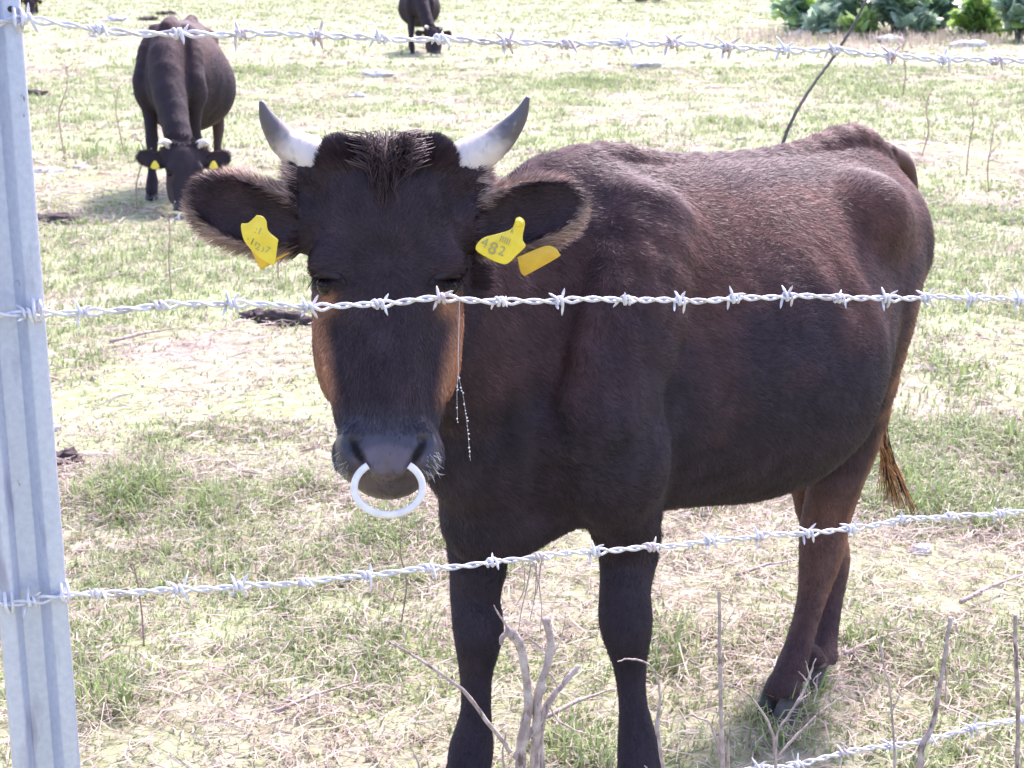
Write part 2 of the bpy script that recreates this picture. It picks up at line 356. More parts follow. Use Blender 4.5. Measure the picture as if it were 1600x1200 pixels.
BLACK = np.array((.0300, .0195, .0265)); BROWN = np.array((.105, .046, .035)); TAN = np.array((.37, .170, .090)); SLATE = np.array((.050, .046, .060)); RIM = np.array((.40, .29, .24))
def mixc(a, b, t): return a*(1-t[:, None])+b*t[:, None]
def coat(c, V, N):
    C = np.tile(BLACK, (len(V), 1)); x, y, z = V.T; s, d, n = c.hc(V)
    nz = fbm(V, 9, 3); n2 = fbm(V*np.array((1, 1, .4)), 45, 2)
    inhead = (d > -.06) & (d < .55) & (np.abs(s) < .33) & (n > -.22) & (n < .1)
    body = ~inhead
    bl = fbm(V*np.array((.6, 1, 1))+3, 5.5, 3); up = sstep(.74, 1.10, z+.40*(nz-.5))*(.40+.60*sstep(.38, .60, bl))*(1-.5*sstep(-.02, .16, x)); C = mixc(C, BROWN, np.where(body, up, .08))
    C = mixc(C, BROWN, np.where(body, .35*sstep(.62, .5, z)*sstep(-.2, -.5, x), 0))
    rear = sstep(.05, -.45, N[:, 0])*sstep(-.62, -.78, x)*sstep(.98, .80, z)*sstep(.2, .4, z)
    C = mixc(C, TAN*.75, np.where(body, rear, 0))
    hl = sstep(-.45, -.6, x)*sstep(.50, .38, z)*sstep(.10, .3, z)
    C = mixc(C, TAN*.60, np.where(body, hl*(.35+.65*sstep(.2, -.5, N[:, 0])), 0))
    fold = np.exp(-((x+.50)/.10)**2-((z-.59+.9*(x+.50))/.03)**2)*(y > 0)
    C = mixc(C, TAN*.7, np.where(body, np.clip(fold*1.3, 0, 1), 0))
    # face
    hw = np.interp(d, [.2, .25, .30, .35, .40], [.112, .106, .096, .086, .076]); ck = sstep(.76, 1.06, np.abs(s)/hw+.12*(nz-.5))*sstep(.205, .235, d)*sstep(.41, .34, d)*sstep(-.16, -.13, n)
    C = mixc(C, TAN, np.where(inhead & (np.abs(s) < .125), ck, 0))
    el = np.exp(-((np.abs(s)-.088)/.017)**2-((d-.232)/.018)**2)
    C = mixc(C, TAN*.8, np.where(inhead, np.clip(el*1.1, 0, 1), 0))
    mz = sstep(.36, .42, d); C = mixc(C, SLATE, np.where(inhead, mz, 0))
    pad = sstep(.056, .045, np.abs(s))*sstep(.425, .437, d-.25*np.abs(s))*sstep(-.04, -.01, n)
    C = mixc(C, np.array((.105, .080, .095)), np.where(inhead, pad, 0))
    lipb = sstep(.470, .480, d)*sstep(.07, .05, np.abs(s)); C = mixc(C, np.array((.075, .055, .052)), np.where(inhead, lipb*.8, 0))
    nos = np.exp(-((np.abs(s)-(.049-(d-.430)*.5))/.0085)**2-((d-.445)/.019)**2)*(n > -.035); C = mixc(C, np.array((.004, .003, .004)), np.where(inhead, np.clip(nos*1.8-.35, 0, 1), 0))  # nostril hollows: their inner shade is painted near-black into the colour
    ear = inhead & (np.abs(s) > .13) & (d < .2) & (n > -.125)
    inhead = inhead & ((np.abs(s) < .13) | ear)
    rim = np.sqrt(((np.abs(s)-.200)/.082)**2+((d-.100-(-.27)*(np.abs(s)-.2)*1.0)/.044)**2)
    C = mixc(C, RIM, np.where(ear, sstep(.92, 1.12, rim), 0))
    glo = .85-.50*sstep(.38, .43, d)*inhead; glo = np.where(inhead & (nos > .3), .95, glo); return np.hstack([C*(.65+.7*n2)[:, None], glo[:, None]]), inhead, ear, mz*inhead

def fur(c, V, Q, N, C, count, L0, W0, name, parent, mat):
    a = V[Q[:, 0]]; b = V[Q[:, 1]]; cc = V[Q[:, 2]]; dd = V[Q[:, 3]]
    area = np.linalg.norm(np.cross(cc-a, dd-b), axis=1); ctr = (a+cc)/2
    s, d, n = c.hc(ctr); head = (d > -.06) & (d < .55) & (np.abs(s) < .33) & (n > -.22)
    wgt = area*np.where(head, 3.2, 1.0)*np.where(ctr[:, 2] < .45, 1.5, 1)
    wgt *= 1-.97*(head & (d > .415) & (np.abs(s) < .075))          # bare muzzle
    f = RNG.choice(len(Q), count, p=wgt/wgt.sum()); u = RNG.random((count, 1)); v = RNG.random((count, 1))
    p = (a[f]*(1-u)+b[f]*u)*(1-v)+(dd[f]*(1-u)+cc[f]*u)*v; nn = N[Q[f, 0]]; col = C[Q[f, 0], :3]
    s, d, n = c.hc(p); head = (d > -.06) & (d < .55) & (np.abs(s) < .33) & (n > -.22); ear = head & (np.abs(s) > .125) & (d < .2)
    dr = np.tile(np.array((-.75, 0, -.55)), (count, 1)); low = sstep(.7, .5, p[:, 2]); dr = dr*(1-low[:, None])+np.array((0, 0, -1.))*low[:, None]
    wob = np.stack([fbm(p, 7, 2), fbm(p+5, 7, 2), fbm(p+11, 7, 2)], 1)-.5; dr = dr+wob*1.1
    hd = s[:, None]*c.s*1.0+(d-.175)[:, None]*c.d; hd /= np.linalg.norm(hd, axis=1)[:, None]+1e-6; hd = hd+wob*.5
    dr[head] = hd[head]
    ed = np.sign(s)[:, None]*c.s-.25*c.d; dr[ear] = (ed+wob*1.5)[ear]
    dr += RNG.normal(0, .18, (count, 3)); dr -= nn*np.sum(dr*nn, 1)[:, None]; dr /= np.linalg.norm(dr, axis=1)[:, None]+1e-9
    lift = RNG.uniform(.05, .34, count); L = L0*RNG.uniform(.6, 1.3, count)
    L = np.where(head, L*.62, L); L = np.where(p[:, 2] < .50, L*.55, L)
    rimf = np.sqrt(((np.abs(s)-.200)/.082)**2+((d-.100+.27*(np.abs(s)-.2))/.044)**2)
    er = ear & (rimf > .9); L = np.where(er, .022*RNG.uniform(.5, 1.2, count), L); lift = np.where(er, .9, lift)
    poll = head & ~ear & (d < .045) & (np.abs(s) < .10); L = np.where(poll, L0*(.8+.8*np.exp(-((np.abs(s)-.07)/.022)**2)), L); lift = np.where(poll, 1.0, lift)
    tip = p+(dr+nn*lift[:, None])/np.sqrt(1+lift**2)[:, None]*L[:, None]
    rv = nn+RNG.normal(0, .20, (count, 3)); sd = np.cross(dr, rv); sd /= np.linalg.norm(sd, axis=1)[:, None]+1e-9; sd *= (W0*RNG.uniform(.6, 1.3, count))[:, None]
    base = p-nn*.001; mid = (base+tip)/2+nn*(L*.06)[:, None]
    VV = np.stack([base-sd*.5, base+sd*.5, mid+sd*.4, tip, mid-sd*.4], 1).reshape(-1, 3)
    i = np.arange(count)[:, None]*5; Qs = i+np.array([0, 1, 2, 4]); Ts = i+np.array([4, 2, 3])
    sp_ = np.stack([(p*dr).sum(1)*6, (p*np.cross(dr, nn)).sum(1)*70, p[:, 2]*9], 1); g = RNG.uniform(.60, 1.50, count)*(1+.55*(fbm(p, 26, 2)-.5)*2)*(1+.45*(vnoise(sp_)-.5)*2); cc2 = np.repeat(col*g[:, None], 5, 0)
    return mesh_np(name, VV, [Qs, Ts], mat, parent, np.clip(cc2, 0, 1))

def horn(c, g, parent, pts, rad):
    mb = MB(); P = [c.H(g*a, b, n) for a, b, n in pts]; A = catmull(np.hstack([np.array(P), np.array(rad)[:, None]*c.k]), 8)
    n = len(A); t = np.linspace(0, 1, n); rr = A[:, 3]*(1+.02*np.sin(t*90)*(t < .6))
    tube(mb, A[:, :3], rr, 20)
    cr = np.array((.66, .58, .52)); dk = np.array((.10, .085, .09)); V = mb.V[0]
    tt = np.concatenate([np.repeat(t, 20), [0, 1]]); q = sstep(.34, .64, tt+.35*(fbm(V, 40, 3)-.5)+.1*(fbm(V, 200, 2)-.5)); base = sstep(.16, .0, tt)
    C = mixc(mixc(np.tile(cr, (len(V), 1)), np.array((.55, .40, .34)), base), dk, q); mb.C.append(C)
    return mb.build('horn', M_hornm, parent)
def sphere(mb, c, r, axes=None, nu=16, nv=10, C=None):
    r = np.broadcast_to(r, (3,)); ax = np.eye(3) if axes is None else np.array(axes)
    V = []
    for i in range(nv+1):
        th = math.pi*i/nv
        for j in range(nu):
            ph = 2*math.pi*j/nu; V.append((math.sin(th)*math.cos(ph)*r[0], math.sin(th)*math.sin(ph)*r[1], math.cos(th)*r[2]))
    V = np.array(V)@ax+np.array(c); Q = [(i*nu+j, (i+1)*nu+j, (i+1)*nu+(j+1) % nu, i*nu+(j+1) % nu) for i in range(nv) for j in range(nu)]
    mb.add(V, Q, None, C)
def plate(mb, P2, O, U, Vv, th, bend=0.0):
    """rounded flat tag outline P2 in (u,v), thickness th along normal; bend curls it"""
    P2 = np.array(P2, float); n = len(P2); W = np.cross(U, Vv); W /= np.linalg.norm(W)
    def pos(p, z): return O+U*p[:, :1]+Vv*p[:, 1:2]+W*(z+bend*(p[:, :1]**2))
    c = P2.mean(0); inner = c+(P2-c)*.93
    rings = [pos(inner, -th/2), pos(P2, -th/4), pos(P2, th/4), pos(inner, th/2)]; V = np.vstack(rings+[pos(c[None], -th/2), pos(c[None], th/2)])
    j = np.arange(n); jn = (j+1) % n; Q = np.vstack([np.stack([k*n+j, k*n+jn, (k+1)*n+jn, (k+1)*n+j], 1) for k in range(3)])
    T = np.vstack([np.stack([jn, j, np.full(n, 4*n)], 1), np.stack([3*n+j, 3*n+jn, np.full(n, 4*n+1)], 1)])
    mb.add(V, Q, T)
def smooth_outline(P, n=5):
    P = list(P); P = P+[P[0]]; return catmull(P, n)[:-1]
def text_mesh(txt, size, O, U, Vv, parent, mat, name='printed_number', sx=1.0):
    cu = bpy.data.curves.new(name, 'FONT'); cu.body = txt; cu.size = size; cu.align_x = 'CENTER'; cu.align_y = 'CENTER'; cu.resolution_u = 3
    to = bpy.data.objects.new('t', cu); me = bpy.data.meshes.new_from_object(to); bpy.data.objects.remove(to)
    W = np.cross(U, Vv); W /= np.linalg.norm(W)
    for v in me.vertices: p = O+U*v.co.x*sx+Vv*v.co.y; v.co = Vector(p)
    o = bpy.data.objects.new(name, me); COL.objects.link(o); me.materials.clear(); me.materials.append(mat); o.parent = parent; return o

def hoof(joint, parent, fwd=(1, 0, 0)):
    """cloven hoof: two claws"""
    x, y, z = joint; mb = MB(); f = np.array(fwd, float); f /= np.linalg.norm(f); sd = np.array((-f[1], f[0], 0))
    for g in (-1, 1):
        o = np.array((x, y, 0))+sd*g*.0225; prof = [(.0, .050, .027, .019), (.004, .036, .031, .020), (.010, .016, .036, .022), (.014, .002, .039, .023)]
        V = []; ns = 14
        for dx, zz, ra, rb in prof:
            for j in range(ns):
                a = 2*math.pi*j/ns; ca = math.cos(a); r1 = ra*(1.15 if ca > 0 else .85); V.append(o+f*(dx+ca*r1)+sd*math.sin(a)*rb*(1-.35*max(ca, 0)**2)+np.array((0, 0, zz)))
        V.append(o+np.array((0, 0, .054))); V.append(o)
        Q = [(i*ns+j, i*ns+(j+1) % ns, (i+1)*ns+(j+1) % ns, (i+1)*ns+j) for i in range(3) for j in range(ns)]
        T = [(j, (j+1) % ns, 4*ns) for j in range(ns)]+[(3*ns+(j+1) % ns, 3*ns+j, 4*ns+1) for j in range(ns)]
        mb.add(V, Q, T)
    return mb.build('hoof', M_hoof, parent)

def cow_parts(c, root, horn_pts, horn_rad, tags=True, ring=True, detail=True):
    H, k = c.H, c.k
    for g in (-1, 1):
        horn(c, g, root, horn_pts[g], horn_rad)
        mb = MB(); sphere(mb, H(g*.085, .2050, -.037), .0170*k, nu=20, nv=14); mb.build('eye', M_eye, root)
        if detail:
            mb = MB()            # eyelid roll above the eye and lashes
            tube(mb, [H(g*.058, .206, -.008), H(g*.075, .193, -.007), H(g*.092, .190, -.014), H(g*.106, .200, -.032)], [.003*k, .0075*k, .0080*k, .002*k], 8, 5)
            n0 = len(mb.V)
            for q in range(26):
                u = q/25; b0 = H(g*(.066+.038*u), .194+.004*math.sin(u*3), -.005-.016*u); t0 = H(g*(.064+.050*u), .213+.003*math.sin(q*2.3), .008-.014*u)
                tube(mb, [b0, (b0+t0)/2+c.n*.003, t0], [.0008, .0007, .0003], 3)
            mb.C = [np.tile(BLACK*.9, (len(v), 1)) for v in mb.V]; mb.build('eyelid', M_fur, root)
    if ring:
        mb = MB(); R = .046*k; pts = []
        for i in range(41):
            a = math.radians(-233+286*i/40); pts.append(H(math.cos(a)*R*1.0, .492-math.sin(a)*R*.80+.012*math.cos(a)*0, .020-.004*math.sin(a)))
        tube(mb, pts, .0052*k, 12); o = mb.build('nose_ring', M_ring, root)

# ---- main cow
MAIN = Cow((.150, 2.87, 0), math.radians(47))
MAIN.set_head(at(605, 216, 2.36), at(607, 780, 2.22))
def W2L(c, px, py, D): return c.loc(at(px, py, D))
c = MAIN
def gl(c, p): return c.loc(p)
g_rf = gl(c, (-.090, 2.76, 0)); g_lf = gl(c, (.245, 2.74, 0)); g_lh = gl(c, (.585, 3.17, 0)); g_rh = gl(c, (.672, 3.32, 0))
def P3(px, py, D): return tuple(W2L(c, px, py, D))
fore = [(-1, [(.15, -.165, .74, (.075, .10)), P3(748, 860, 2.80)+((.052, .060),), P3(743, 930, 2.79)+((.041, .045),), P3(747, 985, 2.77)+((.041, .045),), P3(745, 1050, 2.78)+((.028, .029),),
              P3(744, 1115, 2.775)+((.025, .027),), P3(736, 1175, 2.77)+((.038, .040),), P3(731, 1215, 2.75)+((.036, .038),), (g_rf[0], g_rf[1], .06, (.042, .042))]),
        (1, [(.12, .165, .74, (.075, .10)), P3(983, 840, 2.82)+((.058, .064),), P3(977, 920, 2.80)+((.045, .049),), P3(979, 975, 2.785)+((.046, .048),), P3(984, 1040, 2.79)+((.028, .030),),
             P3(989, 1100, 2.78)+((.023, .026),), P3(1000, 1172, 2.77)+((.037, .040),), P3(1000, 1215, 2.75)+((.036, .038),), (g_lf[0], g_lf[1], .06, (.042, .042))])]
hind = [(1, [(-.745, .095, .96, (.080, .125)), (-.69, .12, .84, (.082, .125)), P3(1332, 650, 3.38)+((.068, .100),), P3(1308, 745, 3.38)+((.052, .072),), P3(1290, 815, 3.38)+((.046, .060),), P3(1283, 865, 3.35)+((.043, .054),),
             P3(1268, 935, 3.29)+((.028, .033),), P3(1250, 1000, 3.23)+((.025, .028),), P3(1234, 1050, 3.19)+((.029, .033),), P3(1222, 1078, 3.18)+((.026, .028),), (g_lh[0], g_lh[1], .055, (.034, .036))]),
        (-1, [(-.745, -.095, .96, (.080, .125)), (-.69, -.12, .84, (.082, .125)), P3(1290, 680, 3.55)+((.075, .12),), P3(1278, 760, 3.56)+((.050, .075),), P3(1288, 830, 3.55)+((.042, .055),), P3(1295, 875, 3.52)+((.044, .052),),
              P3(1296, 940, 3.46)+((.027, .030),), P3(1290, 1000, 3.40)+((.024, .026),), P3(1286, 1040, 3.36)+((.029, .032),), P3(1273, 1062, 3.34)+((.028, .029),), (g_rh[0], g_rh[1], .055, (.032, .034))])]
def nk(a, lat, oth): return (a, (lat, oth))
hb = c.H(0, .15, -.20); hb2 = c.H(0, .16, -.11)
c.nlat = c.s*.6+np.array((0, .6, 0))
neck = [nk((.06, 0, .95), .16, .28), nk((.20, -.01, .965), .14, .25), nk(tuple(np.array((.26, -.02, 1.0))*.5+hb*.5), .11, .195), nk(tuple(hb), .085, .100), nk(tuple(hb2), .075, .070)]
V, Q = build_cow_mesh(c, fore, hind, neck, .0055, (-1.18, -.65, .03), (.95, .50, 1.42), extra=[(P3(762, 812, 2.72), (.085, .075, .075)), (P3(800, 800, 2.74), (.09, .09, .06))])
N = vnormals(V, Q); C, inh, ear, mz = coat(c, V, N)
# hide folds and rib relief (real displacement)
x, y, z = V.T
rel = .0025*np.sin((x*.9-z*.35)*2*np.pi/.085+2*fbm(V, 3, 2))*sstep(-.1, -.2, x)*sstep(-.62, -.5, x)*sstep(.55, .68, z)*sstep(1.15, 1.0, z)*sstep(.12, .2, y)
rel += .012*(fbm(V*np.array((1.4, 1, .45)), 10, 2)-.5)*sstep(-.25, 0, x)*(~inh)
rel += .003*np.sin(x*2*np.pi/.07+3*fbm(V, 4, 2))*sstep(.0, .12, x)*(~inh)*sstep(.62, .8, z)
rel += .005*(fbm(V, 26, 2)-.5)*inh*(1-mz)
V = V+N*rel[:, None]
main = empty('cow', c.O, 'dark brown horned cow facing the camera close behind the barbed wire', 'cow', None, c.rz)
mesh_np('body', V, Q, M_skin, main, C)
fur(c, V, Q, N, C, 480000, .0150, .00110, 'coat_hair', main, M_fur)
HP = {g: [(.095, .022, -.075), (.118, .012, -.07), (.150, -.018, -.055), (.172, -.050, -.04), (.178, -.072, -.028)] for g in (-1, 1)}
sgnv = 1
HPm = {-1: [(.088, .032, -.078), (.118, .013, -.072), (.148, -.004, -.062), (.170, -.032, -.045), (.179, -.056, -.030)],
        1: [(.095, .032, -.078), (.128, .012, -.072), (.162, -.008, -.060), (.190, -.038, -.045), (.203, -.066, -.030)]}
cow_parts(c, main, HPm, [.0320, .0300, .0220, .0125, .0030])
for jt in (g_rf, g_lf, g_lh, g_rh): hoof((jt[0], jt[1], 0), main)

# forelock
def forelock(c, parent, n=650, seed=3, L=.060):
    r = np.random.default_rng(seed); mb = MB()
    for i in range(n):
        clump = r.integers(0, 13); cs = -.046+.0080*clump+.006*math.sin(clump*7.1); a = cs*1.05+r.normal(0, .008); b = r.uniform(-.022, .030)
        p0 = c.H(a, b, -.046+b*.55+.004); ln = L*(.30+.95*math.exp(-((cs+.004)/.022)**2)+.12*math.sin(clump*5.3))*r.uniform(.75, 1.15)
        sw = -cs*.35+.010*math.sin(clump*3.7)
        p1 = c.H(a+sw*.3, b+ln*.35, -.022+b*.3+.010+r.normal(0, .004)); p2 = c.H(cs*.96+sw*.8+r.normal(0, .003), b+ln*.8, .010+r.normal(0, .003)); p3 = c.H(cs*.95+sw+r.normal(0, .0022), b+ln*1.05, .013)
        col = np.array((.060, .036, .036))*r.uniform(.4, 1.9); k0 = len(mb.V)
        tube(mb, [p0, p1, p2, p3], [.0009, .0008, .0006, .0002], 3, 3, False, C=col)
    return mb.build('forelock', M_fur, parent)
forelock(c, main)

# ear tags on the main cow
def frame_pts(px1, px2, D1, D2): return None
def tag_plate(c, parent, pix, D, mat, th=.0022, tilt=0, name='ear_tag', label=None, texts=(), lighter=None):
    """outline given as photo pixels, put at its own depth on the ear"""
    P = np.array([c.loc(at(px, py, D+tilt*(px-pix[0][0]))) for px, py in smooth_outline(pix, 3)])
    ctr = P.mean(0); U = c.vloc((1, 0, 0)); Vv = c.vloc((0, -.2, .98)); W = np.cross(U, Vv)
    n = len(P); mb = MB(); toc = c.loc((0, 0, CAMH))-ctr; toc /= np.linalg.norm(toc)
    F0 = P+toc*th/2; B0 = P-toc*th/2; inn = ctr+(P-ctr)*.95
    V = np.vstack([inn-toc*th/2, P-toc*th*.2, P+toc*th*.2, inn+toc*th/2, [ctr-toc*th/2], [ctr+toc*th/2]])
    j = np.arange(n); jn = (j+1) % n; Q = np.vstack([np.stack([k*n+j, k*n+jn, (k+1)*n+jn, (k+1)*n+j], 1) for k in range(3)])
    T = np.vstack([np.stack([jn, j, np.full(n, 4*n)], 1), np.stack([3*n+j, 3*n+jn, np.full(n, 4*n+1)], 1)])
    mb.add(V, Q, T); o = mb.build(name, mat, parent)
    if label: o['label'] = label
    for (txt, px, py, size, ang, mt) in texts:
        O = c.loc(at(px, py, D+tilt*(px-pix[0][0])))+toc*(th/2+.0012); a = math.radians(ang)
        u = c.vloc((math.cos(a), tilt*FPX/D*.4*math.cos(a), math.sin(a))); v = c.vloc((-math.sin(a), 0, math.cos(a)))
        text_mesh(txt, size, O, u, v, o, mt)
    return o
M_ink2 = noise_mat('grey_ink', (.30, .27, .12), (.42, .36, .14), 200, .6, 0)
DT = 2.255
tag_plate(c, main, [(806, 341), (812, 339), (819, 344), (820, 352), (817, 366), (817, 376), (821, 385), (807, 399), (793, 412), (780, 411), (760, 402), (743, 389), (753, 373), (775, 366), (795, 360), (803, 352)], DT, M_tag,
          label='yellow ear tag printed 482', texts=[('4', 757, 380, .020, -22, M_ink2), ('8', 770, 389, .026, -22, M_ink2), ('2', 784, 393, .020, -22, M_ink2), ('IIIII', 789, 376, .013, -22, M_ink2), ('R', 800, 362, .008, -22, M_ink2)])
mb = MB()
O = c.loc(at(811, 348, DT-.004)); toc = c.loc((0, 0, CAMH))-O; toc /= np.linalg.norm(toc)
tube(mb, [O-toc*.03, O, O+toc*.003, O+toc*.0045], [.006, .006, .0045, .001], 14); mb.build('tag_stud', M_tag, main)
tag_plate(c, main, [(808, 402), (815, 399), (852, 384), (868, 388), (874, 396), (872, 402), (824, 429), (818, 430), (813, 424)], 2.40, M_tag2, label='rear half of the ear tag below the ear')
tag_plate(c, main, [(401, 336), (410, 338), (416, 345), (418, 358), (424, 366), (434, 374), (434, 380), (430, 410), (427, 414), (420, 412), (402, 400), (384, 380), (378, 365), (377, 350), (386, 349), (393, 344)], DT, M_tag,
          label='curled yellow ear tag with faded print', texts=[(':1', 404, 361, .015, -25, M_ink2), ('·  ı  ₎', 400, 380, .016, -25, M_ink2), ('1', 394, 378, .014, -25, M_ink), ('2', 403, 386, .014, -25, M_ink2), ('7', 418, 391, .014, -25, M_ink2)])
tag_plate(c, main, [(392, 390), (430, 402), (455, 393), (432, 408), (413, 419), (408, 421), (404, 416)], 2.345, M_tag2, label='rear half of the curled ear tag')

# whiskers, drool-side bristles
for g in (-1, 1):
    mb = MB(); r = np.random.default_rng(5+g)
    for i in range(40 if g > 0 else 14):
        a = g*r.uniform(.045, .072); b = r.uniform(.440, .475); p = c.H(a, b, -.012); q = c.H(a+g*r.uniform(.003, .014), b+r.uniform(.0, .014), r.uniform(.0, .012))
        tube(mb, [p, (p+q)/2+c.n*.003, q], [.00035, .0003, .00015], 3)
    mb.build('whiskers', M_web, main)
# tail with tuft
mb = MB(); tp = [(-.90, 0, 1.17), (-.985, 0, 1.12), (-1.01, .0, .95), P3(1395, 560, 3.66), P3(1375, 650, 3.62), P3(1376, 700, 3.60)]
tube(mb, tp, [.028, .026, .022, .018, .014, .010], 10, 6, C=BROWN*.8); mb.build('tail', M_fur, main)
mb = MB(); r = np.random.default_rng(8)
for i in range(130):
    g = r.normal(0, 1); h2 = abs(r.normal(0, 1)); s0 = P3(1376+r.normal(0, 3), 655+r.uniform(-20, 60), 3.60+r.normal(0, .01))
    e = r.random(); tx = 1398+14*g*.8; ty = 800-22*h2
    if r.random() < .3: tx = 1425+r.normal(0, 6); ty = 800
    m = P3(1380+(tx-1380)*.35+r.normal(0, 2), 725, 3.59); t = P3(tx, ty, 3.58+r.normal(0, .02))
    tube(mb, [s0, m, t], [.0013, .0013, .0004], 3, 4, False, C=(np.array((.50, .25, .09)) if r.random() < .6 else np.array((.05, .025, .02)))*r.uniform(.6, 1.3))
mb.build('tail_tuft', M_fur, main)
#__BREAK__

# ------------------------------------------------------------------ grazing cows in the field
g2 = Cow((at(268, 60, 10.75).x, 10.75, 0), math.radians(0), .93)
g2.hs = 1.06; g2.set_head(at(287, 218, 10.02), at(290, 338, 9.82))
def sleg(x0, s_, d=0): return [(x0+.02, s_*.165, .74, (.075, .10)), (x0, s_*.155, .62, (.055, .065)), (x0+d*.3, s_*.145, .48, (.042, .048)), (x0+d*.4, s_*.145, .40, (.044, .046)), (x0+d*.6, s_*.145, .30, (.030, .032)), (x0+d*.8, s_*.145, .18, (.028, .030)), (x0+d*.9, s_*.145, .12, (.038, .040)), (x0+d+.01, s_*.145, .085, (.035, .035)), (x0+d+.02, s_*.145, .06, (.042, .042))]
def hleg(s_, d=0): return [(-.78, s_*.10, .98, (.09, .15)), (-.72, s_*.13, .82, (.095, .165)), (-.70, s_*.15, .66, (.075, .12)), (-.80, s_*.15, .52, (.05, .08)), (-.85+d*.2, s_*.15, .44, (.042, .055)), (-.84+d*.3, s_*.15, .38, (.042, .05)), (-.82+d*.6, s_*.15, .25, (.030, .034)), (-.81+d, s_*.15, .13, (.036, .038)), (-.79+d, s_*.15, .085, (.034, .034)), (-.78+d, s_*.15, .06, (.042, .042))]
c = g2; c.nlat = np.array((0, 1., 0))
gf = [(-1, sleg(.12, -1, .12)), (1, sleg(.10, 1, -.10))]; gh = [(1, hleg(1, .10)), (-1, hleg(-1, -.06))]
gn = [nk((.02, 0, 1.0), .12, .20), nk((.20, 0, .92), .13, .22), nk(tuple(np.array((.30, 0, .85))*.55+c.H(0, .08, -.18)*.45), .10, .17), nk(tuple(c.H(0, .07, -.15)), .085, .11), nk(tuple(c.H(0, .12, -.10)), .08, .08)]
TR2 = TR.copy(); bmp = np.exp(-((TR2[:, 0]+.42)/.28)**2); TR2[:, 2] -= .11*bmp; TR2[:, 3] *= 1.05+.10*bmp
V, Q = build_cow_mesh(c, gf, gh, gn, .013, (-1.1, -.5, .03), (1.2, .5, 1.36), TRt=TR2, hook=False)
N = vnormals(V, Q); C, inh, ear, mz = coat(c, V, N); C[:, :3] = np.minimum(C[:, :3]*.62+BLACK*.22, np.array((.060, .036, .034))); V = V+N*(.014*(fbm(V*np.array((1.4, 1, .5)), 9, 2)-.5))[:, None]
graze = empty('cow', c.O, 'grazing brown-black cow with short white horns between the post and the facing cow', 'cow', 'cows grazing in the pasture', c.rz)
graze.scale = (.93,)*3
mesh_np('body', V, Q, M_skin, graze, C)
fur(c, V, Q, N, C, 45000, .016, .0032, 'coat_hair', graze, M_fur)
SH = {g: [(g*g*.080, .030, -.060), (.100, .010, -.045), (.128, .008, -.020), (.150, .030, .005)] for g in (-1, 1)}
def pale_horns():
    for g in (-1, 1):
        P = [c.H(g*a, b, n) for a, b, n in SH[1]]; mb = MB(); tube(mb, P, [.030, .027, .020, .008], 12, 6, C=(.68, .60, .52)); mb.build('horn', M_hornm, graze)
        mb = MB(); sphere(mb, c.H(g*.089, .2045, -.028), .0185*c.k, nu=12, nv=8); mb.build('eye', M_eye, graze)
        mb = MB(); plate(mb, smooth_outline([(-.008, .03), (.008, .03), (.030, -.012), (0, -.026), (-.030, -.012)], 2), c.H(g*.175, .150, -.045), c.s, -c.d, .004); mb.build('ear_tag', M_tag, graze)
pale_horns()
mb = MB(); tube(mb, [c.H(math.cos(a)*.042, .492-math.sin(a)*.036, .022) for a in np.radians(np.linspace(-233, 53, 24))], .007, 8); mb.build('nose_ring', M_ring, graze)
for j in gf+gh: p = j[1][-1]; hoof((p[0], p[1], 0), graze)
mb = MB(); tube(mb, [(-.90, 0, 1.16), (-1.0, 0, 1.10), (-1.03, 0, .9), (-1.01, .02, .6), (-1.0, .03, .4)], [.028, .026, .02, .03, .006], 8, 5, C=BLACK); mb.build('tail', M_fur, graze)
def copy_thing(src, label, group=None):
    r = src.copy(); COL.objects.link(r); r['label'] = label
    for ch in list(src.children):
        q = ch.copy(); COL.objects.link(q); q.parent = r
        for g in list(ch.children): q2 = g.copy(); COL.objects.link(q2); q2.parent = q
    return r
c3 = copy_thing(graze, 'small distant grazing cow cut off by the top edge, between the two horns')
c3.location = (at(657, 70, 26.0).x, 26.0, 0); c3.rotation_euler.z = math.atan2(-math.cos(math.radians(-5)), -math.sin(math.radians(-5)))
c4 = copy_thing(graze, 'most distant cow, mostly hidden behind the top of the metal post')
c4.location = (at(34, 20, 41.0).x, 41.5, 0); c4.rotation_euler.z = math.atan2(-math.cos(math.radians(-8)), -math.sin(math.radians(-8)))

# ------------------------------------------------------------------ ground
def gz(x, y):
    P = np.stack([x, y, np.zeros_like(x)], 1); return .045*(fbm(P, .8, 2)-.5)+.02*(fbm(P, 4, 2)-.5)-.012
def grid_ground():
    ys = np.concatenate([np.arange(-3, 9, .06), np.arange(9, 24, .25), np.arange(24, 70, 1.2), np.geomspace(70, 900, 24)])
    V = []; nx = 161
    t = np.linspace(-1, 1, nx)
    X = np.stack([t*np.abs(t)**.35*max(5.0, abs(y)*.9+3) for y in ys]); Y = np.repeat(ys[:, None], nx, 1)
    Z = gz(X.ravel(), Y.ravel())*np.where(Y.ravel() < 80, 1, 0)
    V = np.stack([X.ravel(), Y.ravel(), Z], 1); i, j = np.meshgrid(np.arange(len(ys)-1), np.arange(nx-1), indexing='ij'); i = i.ravel(); j = j.ravel()
    return V, np.stack([i*nx+j, i*nx+j+1, (i+1)*nx+j+1, (i+1)*nx+j], 1)
